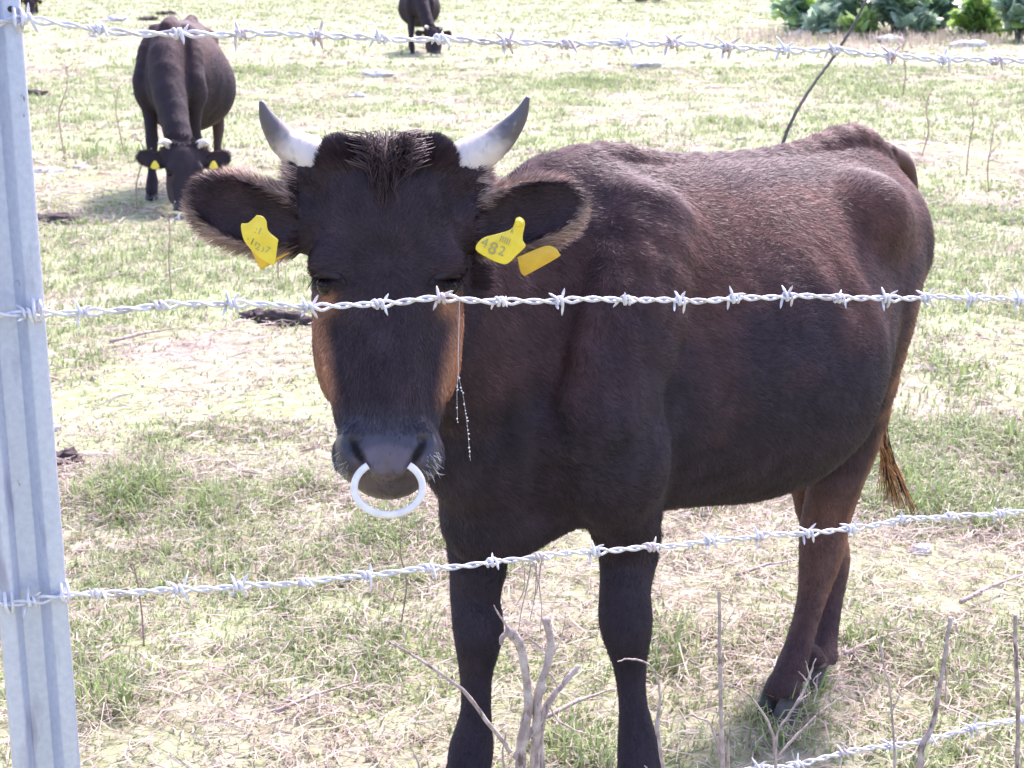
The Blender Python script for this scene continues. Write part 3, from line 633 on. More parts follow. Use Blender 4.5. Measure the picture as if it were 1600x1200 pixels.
def ground_mat():
    m, N, L, P = new_mat('pasture_ground'); tc = N.new('ShaderNodeTexCoord')
    def nz(sc, det=6, dist=0):
        n = N.new('ShaderNodeTexNoise'); n.inputs['Scale'].default_value = sc; n.inputs['Detail'].default_value = det; n.inputs['Distortion'].default_value = dist; L.new(tc.outputs['Object'], n.inputs['Vector']); return n
    def ramp(src, st):
        r = N.new('ShaderNodeValToRGB'); e = r.color_ramp.elements
        e[0].position, e[0].color = st[0][0], (*st[0][1], 1); e[1].position, e[1].color = st[-1][0], (*st[-1][1], 1)
        for p, c_ in st[1:-1]: q = e.new(p); q.color = (*c_, 1)
        L.new(src.outputs[0], r.inputs[0]); return r
    a = ramp(nz(14, 8, .4), [(.30, (.16, .11, .09)), (.42, (.26, .205, .165)), (.55, (.34, .29, .235)), (.72, (.42, .375, .31))])
    b = ramp(nz(18, 8, .3), [(.30, (.16, .18, .08)), (.5, (.27, .31, .15)), (.7, (.36, .39, .24))])
    f = ramp(nz(1.1, 5, .3), [(.30, (0, 0, 0)), (.55, (1, 1, 1))])
    mx = N.new('ShaderNodeMix'); mx.data_type = 'RGBA'; L.new(f.outputs[0], mx.inputs[0]); L.new(a.outputs[0], mx.inputs[6]); L.new(b.outputs[0], mx.inputs[7])
    L.new(mx.outputs[2], P.inputs['Base Color']); P.inputs['Roughness'].default_value = .9; P.inputs['Specular IOR Level'].default_value = .2
    n2 = nz(45, 6); bp = N.new('ShaderNodeBump'); bp.inputs['Strength'].default_value = .7; bp.inputs['Distance'].default_value = .02; L.new(n2.outputs[0], bp.inputs['Height']); L.new(bp.outputs[0], P.inputs['Normal'])
    return m
V, Q = grid_ground(); tag(mesh_np('ground', V, Q, ground_mat()), kind='structure')

STRAW = np.array((.45, .39, .32)); STRAW2 = np.array((.36, .275, .23)); GREEN = np.array((.26, .35, .11)); PALEG = np.array((.38, .42, .25)); DARKG = np.array((.15, .23, .07))
def blades(base, ht, wid, lean, az, col, curl=.5):
    n = len(base); d = np.stack([np.cos(az), np.sin(az), np.zeros(n)], 1); sd = np.stack([-np.sin(az+.6), np.cos(az+.6), np.zeros(n)], 1)*wid[:, None]/2
    up = np.array((0, 0, 1.)); m = base+d*(lean*.35*ht)[:, None]+up*(ht*(1-.25*lean))[:, None]*.6; t = base+d*(lean*ht)[:, None]+up*(ht*np.clip(1-.55*lean, .08, 1))[:, None]
    VV = np.stack([base-sd, base+sd, m+sd*.8, t, m-sd*.8], 1).reshape(-1, 3); i = np.arange(n)[:, None]*5
    return VV, i+np.array([0, 1, 2, 4]), i+np.array([4, 2, 3]), np.repeat(col, 5, 0)
TUFTS = [(210, 770, .32, 1.0), (330, 790, .22, .8), (460, 760, .18, .7), (250, 700, .2, .5), (170, 1090, .16, .9), (100, 1130, .12, .5), (1440, 770, .28, 1.0), (1530, 800, .22, .9), (1060, 1010, .16, .9), (1500, 590, .25, .8), (1350, 1000, .16, .6), (800, 890, .12, .5),
         (600, 830, .25, .8), (880, 1150, .16, .8), (1000, 960, .2, .6), (1580, 700, .25, .8), (155, 245, .5, .9), (640, 1000, .2, .5), (1480, 1060, .16, .6), (340, 300, .4, .5), (120, 560, .3, .6), (1150, 760, .12, .7), (1090, 790, .10, .8), (1370, 140, .9, .8), (1130, 195, .6, .7), (930, 130, .9, .7), (400, 110, .9, .5), (1215, 1122, .10, .9), (1275, 1092, .10, .9), (1190, 1128, .06, 1.0)]
TG = [(ground_at(px, py), r, s_) for px, py, r, s_ in TUFTS]
def grass_tier(y0, y1, n, hm, wm, seed):
    r = np.random.default_rng(seed); y = np.sqrt(r.uniform(y0**2, y1**2, n)) if y0 > 0 else r.uniform(y0, y1, n); x = r.uniform(-1, 1, n)*(.44*y+1.2)
    ci = r.integers(0, max(n//16, 1), n); cl_ = r.random(n) < .62; sg_ = .011*(1+.16*y[ci]); x = np.where(cl_, x[ci]+r.normal(0, 1, n)*sg_, x); y = np.where(cl_, y[ci]+r.normal(0, 1, n)*sg_*1.2, y)
    P = np.stack([x, y, 0*x], 1); g = fbm(P, .55, 3)+.5*(fbm(P+9, 2.6, 2)-.5); grn = sstep(.30, .58, g); den = fbm(P+40, 3.5, 2); keep = r.random(n) < (.35+.9*sstep(.35, .6, den))*(.55+.6*grn)
    tf = np.zeros(n)
    for G, rad, s_ in TG: tf = np.maximum(tf, s_*np.exp(-((x-G.x)**2+((y-G.y)*.6)**2)/(rad*.55)**2))
    keep |= r.random(n) < tf*1.5; grn = np.clip(np.maximum(grn, tf*1.2), 0, 1)
    x, y, grn, P, tf, den = [q[keep] for q in (x, y, grn, P, tf, den)]; n = len(x)
    ht = hm*r.uniform(.4, 1.3, n)*(.6+.5*grn)*(1+1.3*tf)*(.7+.6*den); pick = r.random(n)
    dry = mixc(np.tile(STRAW, (n, 1)), np.tile(STRAW2, (n, 1)), r.random(n)*.8); gr = mixc(np.tile(PALEG, (n, 1)), np.tile(GREEN, (n, 1)), r.random(n)*.8+tf*.3); gr = mixc(gr, np.tile(DARKG, (n, 1)), (r.random(n) < .15)*.7+tf*.15)
    col = np.where((pick < .27+.55*grn)[:, None], gr, dry)*r.uniform(.8, 1.25, (n, 1))
    isdry = pick >= .27+.55*grn; lean = np.where(isdry, r.uniform(.5, 1.7, n), r.uniform(.15, 1.1, n))
    base = np.stack([x, y, gz(x, y)-.004], 1); return blades(base, ht, wm*r.uniform(.6, 1.3, n), lean, r.uniform(0, 2*np.pi, n), np.clip(col, 0, 1))
def litter(y0, y1, n, L, W, seed):
    r = np.random.default_rng(seed); y = np.sqrt(r.uniform(y0**2, y1**2, n)); x = r.uniform(-1, 1, n)*(.44*y+1.1); P = np.stack([x, y, 0*x], 1)
    g = fbm(P, .55, 3); keep = r.random(n) < 1.25-sstep(.42, .6, g); x, y = x[keep], y[keep]; n = len(x); a = r.uniform(0, 2*np.pi, n); ln = L*r.uniform(.4, 1.6, n)
    d = np.stack([np.cos(a), np.sin(a), r.normal(0, .12, n)], 1)*ln[:, None]; b = np.stack([x, y, gz(x, y)+r.uniform(.004, .03, n)], 1); bow = np.stack([-np.sin(a), np.cos(a), np.abs(r.normal(0, .5, n))], 1)*(ln*.12)[:, None]*r.choice([-1, 1], n)[:, None]
    bow[:, 2] = np.abs(bow[:, 2]); sd = np.stack([-np.sin(a), np.cos(a), r.normal(0, .5, n)], 1)*(W*r.uniform(.6, 1.4, n))[:, None]/2
    t = b+d; t[:, 2] = np.maximum(t[:, 2], gz(t[:, 0], t[:, 1])+.003)
    VV = np.stack([b-sd*.6, b+sd*.6, (b+t)/2+bow+sd, t, (b+t)/2+bow-sd], 1).reshape(-1, 3); i = np.arange(n)[:, None]*5
    col = np.where(r.random((n, 1)) < .7, np.array((.50, .43, .365)), np.array((.40, .30, .25)))*r.uniform(.75, 1.25, (n, 1)); return VV, i+np.array([0, 1, 2, 4]), i+np.array([4, 2, 3]), np.repeat(col, 5, 0)
mb = MB()
for a in [(1.2, 5.4, 165000, .050, .0050, 1), (4.8, 10.5, 140000, .050, .0075, 2), (9.5, 23, 140000, .055, .014, 3), (20, 62, 105000, .07, .034, 4)]:
    VV, q, t, cc = grass_tier(*a); mb.add(VV, q, t); mb.C.append(cc)
o = mb.build('grass', M_grass, smooth=False); tag(o, 'short pale green and straw-coloured grass covering the pasture', 'grass', kind='stuff')
mb = MB()
for a in [(1.5, 5.0, 40000, .075, .0030, 11), (4.5, 13, 22000, .11, .006, 12), (10, 30, 16000, .16, .012, 13)]:
    VV, q, t, cc = litter(*a); mb.add(VV, q, t); mb.C.append(cc)
o = mb.build('dry_grass_litter', M_grass, smooth=False); tag(o, 'dry bleached straw lying flat between the grass', 'straw', kind='stuff')

# ------------------------------------------------------------------ fence
FV = Vector((1, .373, 0)).normalized(); FN = Vector((FV.y, -FV.x, 0))        # along the fence / towards the camera side
post_p = at(106, 940, 2.07/(1-.373*(106-800)/FPX*(CP-((940-600)/FPX)*SP)**-1))
post = empty('fence_post', (post_p.x, post_p.y, 0), 'galvanised steel channel fence post at the left edge', 'fence post')
def build_post():
    # cross section in (u along fence, v towards camera); origin = right edge
    sec = [(-.083, -.022), (-.081, .001), (-.077, .006), (-.066, .006), (-.062, .002), (-.056, -.012), (-.053, -.015), (-.034, -.015), (-.031, -.013), (-.022, .0005), (-.018, .004), (-.006, .006), (-.001, .003), (0, -.004), (0, -.022)]
    sec = catmull(np.array(sec), 3); th = .0028; T = np.gradient(sec, axis=0); T /= np.linalg.norm(T, axis=1)[:, None]; Nn = np.stack([-T[:, 1], T[:, 0]], 1)
    loop = np.vstack([sec, (sec-Nn*th)[::-1]]); n = len(loop); zs = np.concatenate([[-.3], np.linspace(0, 1.9, 80)]); u = np.array(FV[:]); v = np.array(FN[:]); V = []
    for z in zs:
        wv = .0008*math.sin(z*9)+.0005*math.sin(z*31); V.append(loop[:, :1]*u+loop[:, 1:]*v+v*wv+np.array((0, 0, z)))
    V = np.vstack(V); i, j = np.meshgrid(np.arange(len(zs)-1), np.arange(n), indexing='ij'); i = i.ravel(); j = j.ravel(); jn = (j+1) % n
    mb = MB(); mb.add(V, np.stack([i*n+j, i*n+jn, (i+1)*n+jn, (i+1)*n+j], 1)); h = len(sec); k0 = (len(zs)-1)*n; j = np.arange(h-1)
    mb.add(V[k0:k0+n], np.stack([j, j+1, n-2-j, n-1-j], 1)); return mb.build('channel', M_galv, post)
build_post()
def fence_pt(px, py, off=0.0):
    D = 2.07/(1-.373*(px-800)/FPX*(CP-((py-600)/FPX)*SP)**-1); p = at(px, py, D); return p+FN*off
WIRES = [
 ('top barbed wire crossing above the horns', [(-60, 60), (0, 37), (35, 29), (85, 36), (150, 45), (278, 52), (375, 54), (490, 54), (590, 58), (685, 62), (785, 66), (880, 66), (968, 67), (1045, 69), (1128, 72), (1220, 76), (1297, 80), (1385, 87), (1468, 91), (1548, 94), (1640, 99), (1700, 103), (2000, 117)],
  [40, 150, 278, 375, 490, 590, 685, 785, 880, 968, 1045, 1128, 1220, 1297, 1385, 1468, 1548, 1632, 1712, 1795, 1870, 1950]),
 ('second barbed wire crossing just under the eyes of the cow', [(-60, 494), (0, 491), (45, 486), (128, 485), (245, 475), (360, 473), (482, 475), (590, 472), (685, 465), (778, 468), (870, 466), (972, 467), (1057, 467), (1140, 464), (1222, 462), (1303, 463), (1380, 463), (1440, 463), (1512, 465), (1600, 465), (1680, 466), (2000, 462)],
  [40, 128, 245, 360, 482, 590, 685, 778, 870, 972, 1057, 1140, 1222, 1303, 1380, 1440, 1512, 1587, 1660, 1735, 1812, 1890, 1965]),
 ('third barbed wire crossing in front of the forelegs', [(-60, 948), (0, 940), (45, 933), (95, 925), (152, 922), (277, 918), (370, 911), (470, 904), (575, 895), (665, 884), (762, 874), (838, 866), (925, 858), (1012, 850), (1103, 842), (1180, 835), (1257, 828), (1322, 822), (1405, 810), (1477, 803), (1558, 798), (1680, 790), (2000, 750)],
  [45, 152, 277, 370, 470, 575, 665, 762, 838, 925, 1012, 1103, 1180, 1257, 1322, 1405, 1477, 1558, 1635, 1712, 1790, 1865, 1940]),
 ('lowest barbed wire in the bottom right corner', [(-60, 1408), (0, 1398), (100, 1382), (500, 1317), (900, 1248), (1160, 1198), (1240, 1190), (1310, 1172), (1385, 1160), (1445, 1150), (1510, 1134), (1595, 1119), (1680, 1104), (2000, 1035)],
  [150, 270, 390, 500, 610, 720, 830, 930, 1030, 1120, 1180, 1240, 1310, 1385, 1445, 1512, 1590, 1660, 1730, 1810, 1885, 1960])]
def build_wire(idx, label, pts, barbs):
    r = np.random.default_rng(20+idx); W3 = np.array([tuple(fence_pt(px, py, .0115)) for px, py in pts]); D = catmull(W3, 40)
    sg = np.concatenate([[0], np.cumsum(np.linalg.norm(np.diff(D, axis=0), axis=1))]); Lt = sg[-1]; ss = np.arange(0, Lt, .0035)
    P = np.stack([np.interp(ss, sg, D[:, i]) for i in range(3)], 1); O = P[0].copy()
    P[:, 2] += .0012*np.sin(ss*23+idx)+.0008*np.sin(ss*57); T = np.gradient(P, axis=0); T /= np.linalg.norm(T, axis=1)[:, None]; A = np.cross(T, (0, 0, 1.)); A /= np.linalg.norm(A, axis=1)[:, None]; B = np.cross(T, A)
    root = empty('barbed_wire', tuple(O), label, 'barbed wire', 'barbed wires of the fence')
    # barb position along s
    bs = []
    for px in barbs:
        tgt = np.array(tuple(fence_pt(px, np.interp(px, [p[0] for p in pts], [p[1] for p in pts]), .0115))); bs.append(ss[np.argmin(np.linalg.norm(P-tgt, axis=1))])
    bs = np.array(bs); near = np.min(np.abs(ss[:, None]-(bs+.012)[None, :]), axis=1); rr = .0024+.0018*np.exp(-(near/.010)**2); ph = ss/.028*math.pi+.6*np.sin(ss*13+idx)
    for k in range(2):
        a = ph+k*math.pi; X = P+(np.cos(a)*rr)[:, None]*A+(np.sin(a)*rr)[:, None]*B; mb = MB(); tube(mb, X, .00205, 6); mb.build('strand', M_wire, root, off=O)
    for s0 in bs:
        i = min(max(int(s0/.0035), 2), len(P)-3); c0, t, a_, b_ = P[i], T[i], A[i], B[i]; mb = MB(); f = r.uniform(0, 2*math.pi)
        for k in range(2):
            n = 30; al = f+k*math.pi+np.linspace(0, 1, n)*(2*math.pi*1.25); off = np.linspace(-.0045, .0045, n)+(k-.5)*.0024; R_ = .0054
            X = c0+off[:, None]*t+R_*(np.cos(al)[:, None]*a_+np.sin(al)[:, None]*b_)
            def end(j, sgn):
                tg = sgn*(-np.sin(al[j])*a_+np.cos(al[j])*b_); tg = tg+t*sgn*r.uniform(.0, .7)+r.normal(0, .08, 3); tg /= np.linalg.norm(tg); L = r.uniform(.014, .019); return [X[j]+tg*L*q for q in (.3, .6, .85, 1.0)]
            e0 = end(0, -1)[::-1]; e1 = end(n-1, 1); path = np.vstack([e0, X, e1]); rad = np.full(len(path), .0019); rad[0] = .0003; rad[-1] = .0003; rad[1] = rad[-2] = .0011
            tube(mb, path, rad, 6)
        mb.build('barb', M_rust if (idx == 0 and r.random() < .35) or r.random() < .08 else M_wire, root, off=O)
    return root
for i, (lb, p, b) in enumerate(WIRES): build_wire(i, 'galvanised '+lb, p, b)
# wire ties and staple lugs holding the wires to the post (parts of the post)
for k, (px, py) in enumerate([(22, 33), (52, 486), (95, 925), (108, 1383), (8, 940)]):
    p = np.array(tuple(fence_pt(px, py, .012))); O = np.array((post_p.x, post_p.y, 0)); mb = MB(); f = np.array(FN[:]); u = np.array(FV[:]); r = np.random.default_rng(k)
    tube(mb, [p-f*.016+np.array((0, 0, .016)), p-f*.002+np.array((0, 0, .013)), p+f*.0055, p-f*.001-np.array((0, 0, .010))+u*.003, p-f*.014-np.array((0, 0, .013))+u*.004], .0022, 8, 6)
    tube(mb, [p-f*.016+np.array((0, 0, .014))+u*.007, p+f*.001+np.array((0, 0, .012))+u*.008, p+f*.0057+u*.008, p-u*.002-f*.001-np.array((0, 0, .011))+u*.009], .0018, 8, 6)
    mb.build('wire_tie', M_wire, post, off=O)
mb = MB(); p = np.array(tuple(fence_pt(16, 14, .012))); tube(mb, [p-np.array(FN[:])*.008, p-np.array(FN[:])*.0045], .0035, 12); mb.build('dark_hole_disc', M_dung, post, off=np.array((post_p.x, post_p.y, 0)))  # solid dark disc standing in for the shade inside a bolt hole

# ------------------------------------------------------------------ dead shrub and stems by the fence
def at_off(px, py, off): return tuple(fence_pt(px, py, off))
def stems(name, label, cat, branches, mat=None, group=None, off=.05, part='branch', sides=8):
    """branches: lists of (px,py,radius_mm[,extra offset]); first point of the first branch is the base"""
    b0 = branches[0][0]; base = fence_pt(b0[0], b0[1], off); root = empty(name, (base.x, base.y, 0), label, cat, group); O = np.array((base.x, base.y, 0)); r = np.random.default_rng(abs(hash(label)) % 1000 if False else len(label))
    for br in branches:
        P = []; Rr = []
        for q in br:
            e = q[3] if len(q) > 3 else 0; P.append(at_off(q[0], q[1], off+e)); Rr.append(q[2]*.00086)
        mb = MB(); a = catmull(np.hstack([np.array(P), np.array(Rr)[:, None]]), 7); n = len(a)
        kn = np.array([.25, .5, .25]); ns_ = np.stack([np.convolve(r.normal(0, 1, n), kn, 'same') for _ in range(4)], 1); a[:, :3] += ns_[:, :3]*.0006*np.minimum(1, np.arange(n)[:, None]/4); rad = np.maximum(a[:, 3]*(1+.06*ns_[:, 3]+.15*(r.random(n) < .06)), .0004)
        tube(mb, a[:, :3], rad, sides); mb.build(part, mat or M_bark, root, off=O)
    return root
def to_ground(px, py, off):      # point of the ground straight under this fence-plane pixel
    p = fence_pt(px, py, off); return p
G = 2250  # pixel row far below the frame (stems run down to the ground there)
stems('dead_shrub', 'pale pruned dead shrub with stubby branches in front of the forelegs', 'dead shrub', [
 [(800, 1900, 13), (800, 1500, 12), (795, 1300, 10.5), (793, 1200, 9.5), (797, 1130, 8), (806, 1080, 7.5), (800, 1020, 7), (792, 985, 7.5), (780, 968, 8.5), (772, 962, 6)],
 [(808, 1500, 10), (812, 1300, 9.5), (815, 1210, 9), (818, 1120, 7.5), (822, 1060, 7), (834, 1020, 6.5), (840, 985, 6.5), (835, 960, 6.5), (832, 945, 7)],
 [(786, 1160, 6.5), (802, 1130, 6.5), (822, 1105, 6), (838, 1072, 5.5), (862, 1042, 4.5), (884, 1018, 3.5)],
 [(778, 1150, 4.5), (768, 1135, 3.8), (740, 1100, 3.4), (705, 1055, 3.0), (650, 1015, 2.4), (610, 990, 1.8), (588, 978, 1.0)],
 [(776, 965, 2.5), (768, 950, 2.0), (760, 938, 1.4), (753, 926, .8)],
 [(776, 962, 4), (766, 975, 4.5), (764, 985, 3)],
 [(822, 1040, 5), (828, 1050, 5.5), (826, 1060, 5)],
 [(825, 990, 2.4), (812, 980, 2.0), (806, 974, 1.2)],
 [(835, 1070, 2.0), (850, 1100, 1.6), (880, 1118, 1.8), (893, 1122, 1.4)],
 [(838, 1030, 1.8), (846, 1040, 1.4), (852, 1052, 1.0), (865, 1030, .8), (890, 1000, .5)],
 [(842, 1000, 1.5), (852, 985, 1.2), (858, 965, .8), (864, 935, .5)],
 [(770, 1180, 2.0), (766, 1150, 1.6), (772, 1120, 1.1)],
 [(828, 1180, 4.5), (826, 1120, 3.5), (836, 1085, 2.5), (842, 1060, 1.5)]])
def stick(label, br, group='bare stems along the fence', off=.05): return stems('bare_stem', label, 'stem', br, None, group, off)
stick('pale straight stem below the chest, right of the left foreleg of the cow', [[(1106, 2000, 5), (1106, 1500, 4.6), (1108, 1250, 4.2), (1105, 1180, 4), (1102, 1100, 3.6), (1100, 1000, 3.2), (1099, 930, 2.8), (1099, 905, 3.0)], [(1103, 1170, 2), (1088, 1112, 1.6), (1065, 1098, 1.4), (1048, 1095, .9), (1030, 1112, .6)], [(1101, 970, 1.4), (1110, 955, 1.0), (1118, 940, .6)], [(1114, 1200, 3), (1112, 1150, 2.4), (1114, 1100, 1.2)]])
stick('forked twig with a spray of thin tips before the hind hooves', [[(1186, 1900, 4), (1186, 1400, 3.6), (1186, 1210, 3.2), (1186, 1160, 2.8), (1180, 1120, 2.4), (1165, 1090, 2), (1140, 1060, 1.5), (1105, 1045, .9)], [(1186, 1165, 2.4), (1190, 1120, 2), (1210, 1090, 2), (1228, 1060, 2.2), (1240, 1030, 1.8), (1247, 1008, 1.0)], [(1190, 1160, 2.4), (1215, 1130, 2), (1235, 1110, 1.8), (1262, 1085, 1.4), (1288, 1068, .8)], [(1236, 1045, 1.4), (1228, 1035, 1.0), (1221, 1028, .6)], [(1240, 1040, 1.4), (1236, 1025, 1), (1233, 1012, .6)], [(1245, 1075, 1.4), (1250, 1055, 1.4), (1244, 1042, 1), (1256, 1030, .6)], [(1205, 1095, 1.4), (1222, 1075, 1.2), (1240, 1060, 1.0)]])
stick('thick grey-pink stem leaning right in front of the lowest wire', [[(1402, 2000, 6.5), (1402, 1500, 6.2), (1405, 1260, 6), (1408, 1200, 5.8), (1410, 1160, 5.6), (1414, 1138, 6.5), (1428, 1110, 5), (1438, 1060, 4.4), (1446, 1010, 4), (1452, 970, 4), (1456, 946, 4.4)], [(1446, 1010, 1.4), (1449, 1040, 1.2), (1447, 1070, .8)]])
stick('upright stem near the right edge of the photograph', [[(1562, 2000, 5.4), (1562, 1500, 5.2), (1560, 1250, 5), (1560, 1180, 4.6), (1560, 1100, 4.2), (1557, 1020, 4), (1555, 970, 3.8), (1556, 942, 3.8)], [(1559, 1085, 1.6), (1570, 1070, 1.4), (1585, 1040, 1.2), (1592, 1015, 1), (1602, 990, .8)]])
stick('thin zigzag twig between the hind legs and the leaning stem', [[(1371, 2000, 3.4), (1371, 1400, 3), (1371, 1230, 2.6), (1371, 1200, 2.4), (1369, 1150, 2.2), (1366, 1100, 2), (1362, 1055, 1.8), (1352, 1015, 1.8), (1350, 1000, 2), (1341, 975, 1.1)], [(1366, 1090, 1.2), (1374, 1070, 1), (1378, 1060, .6)]])
stick('curved stem hooking left before the left foreleg of the cow', [[(1022, 2000, 4.2), (1022, 1400, 4), (1020, 1230, 3.4), (1014, 1180, 3.2), (1006, 1130, 3.4), (1004, 1112, 4.2), (1008, 1075, 2.2), (1006, 1045, 2), (996, 1022, 1.8), (975, 1010, 1.6), (955, 1008, 1.3), (942, 1012, .8)]])
stick('short twig at the foot of the right-hand foreleg', [[(1000, 1900, 3), (1004, 1400, 3), (1004, 1230, 2.8), (1000, 1200, 2.4), (985, 1182, 1.8), (988, 1176, 1.2), (984, 1172, .6)]])
stick('slender broken twig at the bottom left of the shrub', [[(640, 1900, 2.6), (641, 1400, 2.4), (642, 1230, 2.2), (640, 1180, 1.8), (634, 1160, 1.4), (627, 1145, .8)]])
stick('short pointed stalk beside the left shrub branch', [[(766, 1900, 2.6), (765, 1400, 2.4), (764, 1230, 2.2), (762, 1195, 1.6), (759, 1180, .8)]])
# thin dry stalks hanging from the third wire
root = None
hang = [[(838, 868), (834, 900), (838, 940), (836, 980)], [(822, 872), (815, 910), (806, 950), (800, 1000)], [(830, 872), (828, 920), (820, 960)], [(812, 878), (810, 915), (800, 935)], [(826, 870), (832, 905), (826, 930)]]
for k, h in enumerate(hang):
    mb = MB(); P = [at_off(px, py, .02) for px, py in h]; O = np.array(P[0]); tube(mb, P, [.0011, .001, .0008, .0006][:len(P)] if len(P) == 4 else [.0011, .0009, .0006], 5, 6)
    o = mb.build('hanging_stalk', M_bark, off=O); o.location = Vector(O); tag(o, 'thin dry stalk hanging from the third wire above the dead shrub', 'stalk', 'stalks hanging from the third wire')
# cobweb threads with specks beside the cheek
for k, (pts, lb) in enumerate([([(716, 575), (724, 620), (730, 665), (735, 720)], 'long speckled cobweb thread hanging beside the muzzle'), ([(716, 580), (714, 615), (715, 660)], 'short speckled cobweb thread hanging nearest the cheek')]):
    mb = MB(); P = [tuple(at(px, py, 2.12)) for px, py in [(718, 470)]+pts]; O = np.array(P[0]); A = catmull(np.array(P), 8); tube(mb, A, .00016, 4); r = np.random.default_rng(k)
    for j in range(9, len(A)):
        if r.random() < .55: sphere(mb, A[j]+r.normal(0, .0006, 3), r.uniform(.0007, .0014), nu=6, nv=4)
    o = mb.build('cobweb_thread', M_web, off=O); o.location = Vector(O); tag(o, lb, 'cobweb')

# long leaning stem standing behind the cow
mb = MB(); P = [at(1090, 600, 5.85), at(1150, 430, 5.95), at(1225, 218, 6.1), at(1262, 145, 6.2), at(1300, 92, 6.3), at(1330, 45, 6.35), at(1352, 2, 6.4), at(1375, -60, 6.5)]; P[0].z = 0
A = catmull(np.array([tuple(p) for p in P]), 12); A += np.random.default_rng(3).normal(0, .0007, A.shape); O = np.array(tuple(P[0])); tube(mb, A, np.linspace(.0075, .0045, len(A)), 8)
o = mb.build('leaning_stem', M_bark2, off=O); o.location = Vector(O); tag(o, 'long thin grey dead stem leaning right behind the back of the nearest cow', 'stem')

# ------------------------------------------------------------------ dung, stones, fallen sticks, weeds
def lump(name, px, py, size, mat, label, cat, group, seed, flat=.5, rough=.35, asp=1.0):
    g = ground_at(px, py); r = np.random.default_rng(seed); nu, nv = 28, 16; V = []
    th = np.linspace(0, np.pi, nv+1)[:, None]; ph = np.arange(nu)/nu*2*np.pi; X = np.stack([np.sin(th)*np.cos(ph), np.sin(th)*np.sin(ph), np.cos(th)*np.ones_like(ph)], -1).reshape(-1, 3)
    d = 1+rough*2*(fbm(X+seed*3.1, 1.6, 4)-.5)+rough*.8*(fbm(X+seed, 6, 2)-.5); X = X*d[:, None]*np.array((size*asp, size, size*flat)); X[:, 2] = np.maximum(X[:, 2], -.01)
    Qd = [(i*nu+j, (i+1)*nu+j, (i+1)*nu+(j+1) % nu, i*nu+(j+1) % nu) for i in range(nv) for j in range(nu)]
    o = mesh_np(name, X, np.array(Qd), mat, None); o.location = (g.x, g.y, 0); o.rotation_euler.z = r.uniform(-.4, .4); return tag(o, label, cat, group)
DG = 'dung piles on the pasture'
for k, (px, py, sz, lb, asp) in enumerate([(445, 500, .075, 'dark dung pile just left of the face of the nearest cow', 1.8), (398, 492, .045, 'smaller dung lump left of the dark pile beside the cow face', 1.3), (102, 715, .055, 'dark dung pile next to the post, above the green tuft', 1.2), (85, 345, .10, 'brown dung pile right of the post, level with the left ear', 1.6),
        (52, 146, .11, 'flat dark dung patch against the post near the top', 2.2), (262, 22, .18, 'far dung spot above the grazing cow', 1.6), (232, 31, .16, 'far dung spot left of the grazing cow hips', 1.6)]):
    lump('dung_pile', px, py, sz*.9, M_dung, lb, 'dung', DG, 30+k, .5, .9, asp)
SG = 'pale stones in the grass'
for k, (px, py, sz, lb, asp) in enumerate([(180, 32, .28, 'wide white stone under the top wire left of the grazing cow', 2.0), (148, 57, .16, 'white stone just below the first barb beside the post', 1.4), (75, 268, .10, 'flat white stone beside the post left of the grazing head', 1.8), (128, 262, .07, 'small white stone right of the flat one near the grazing head', 1.4),
        (1010, 104, .22, 'pale stone below the top wire right of the long horn', 1.8), (590, 118, .22, 'pale stone above the forehead of the nearest cow', 1.8), (1250, 56, .30, 'pale stone at the left foot of the leafy bushes', 1.4), (1390, 66, .35, 'pale stone in dry grass below the leafy bushes', 1.5), (1510, 72, .35, 'long pale stone below the bushes at the right', 1.7), (1438, 858, .045, 'white stone under the third wire at the right', 1.2), (88, 668, .03, 'small white stone touching the right side of the post', 1.0), (560, 150, .12, 'small pale stone left of the forelock', 1.5)]):
    lump('stone', px, py, sz*.55, M_stone, lb, 'stone', SG, 60+k, .55, .75, asp)
RG = 'rocks heaped behind the bushes'
for k, (px, py, sz, lb) in enumerate([(1425, 28, .9, 'grey rock left of the pair behind the bushes'), (1480, 22, 1.0, 'tallest grey rock between the bushes'), (1550, 14, .9, 'grey rock at the top right between leaves'), (1600, 20, 1.0, 'grey rock cut by the right edge')]):
    o = lump('rock', px, py, sz, noise_mat('dark_rock', (.20, .16, .18), (.42, .38, .40), 3, .9, .8) if k == 0 else bpy.data.materials['dark_rock'], lb, 'rock', RG, 90+k, .8, .5, 1.1)
def fallen(label, a, b, rad, bend=.02):
    A = ground_at(*a); B = ground_at(*b); mb = MB(); m = (A+B)/2; m.z += bend; P = [A+Vector((0, 0, .012)), A*.6+B*.4+Vector((.01, .01, .02)), m, B+Vector((0, 0, .015))]; O = np.array(tuple(A)); tube(mb, P, [rad, rad*.9, rad*.7, rad*.35], 8, 6); o = mb.build('fallen_stick', M_bark, off=O); o.location = A; tag(o, label, 'stick', 'sticks lying in the grass')
fallen('pale stick lying left of the muzzle, below the second wire', (172, 538), (285, 516), .008)
fallen('dry stick lying by the third wire at the far right', (1320, 1030), (1420, 990), .006); fallen('dry stick lying at the right edge above the lowest wire', (1500, 948), (1600, 905), .006)
fallen('broken stick lying beside the dead shrub', (850, 1130), (960, 1085), .005); fallen('thin stick lying below the belly near the third wire', (1150, 905), (1260, 880), .005); fallen('dry stick lying at the lower left of the shrub', (430, 1120), (560, 1075), .005)
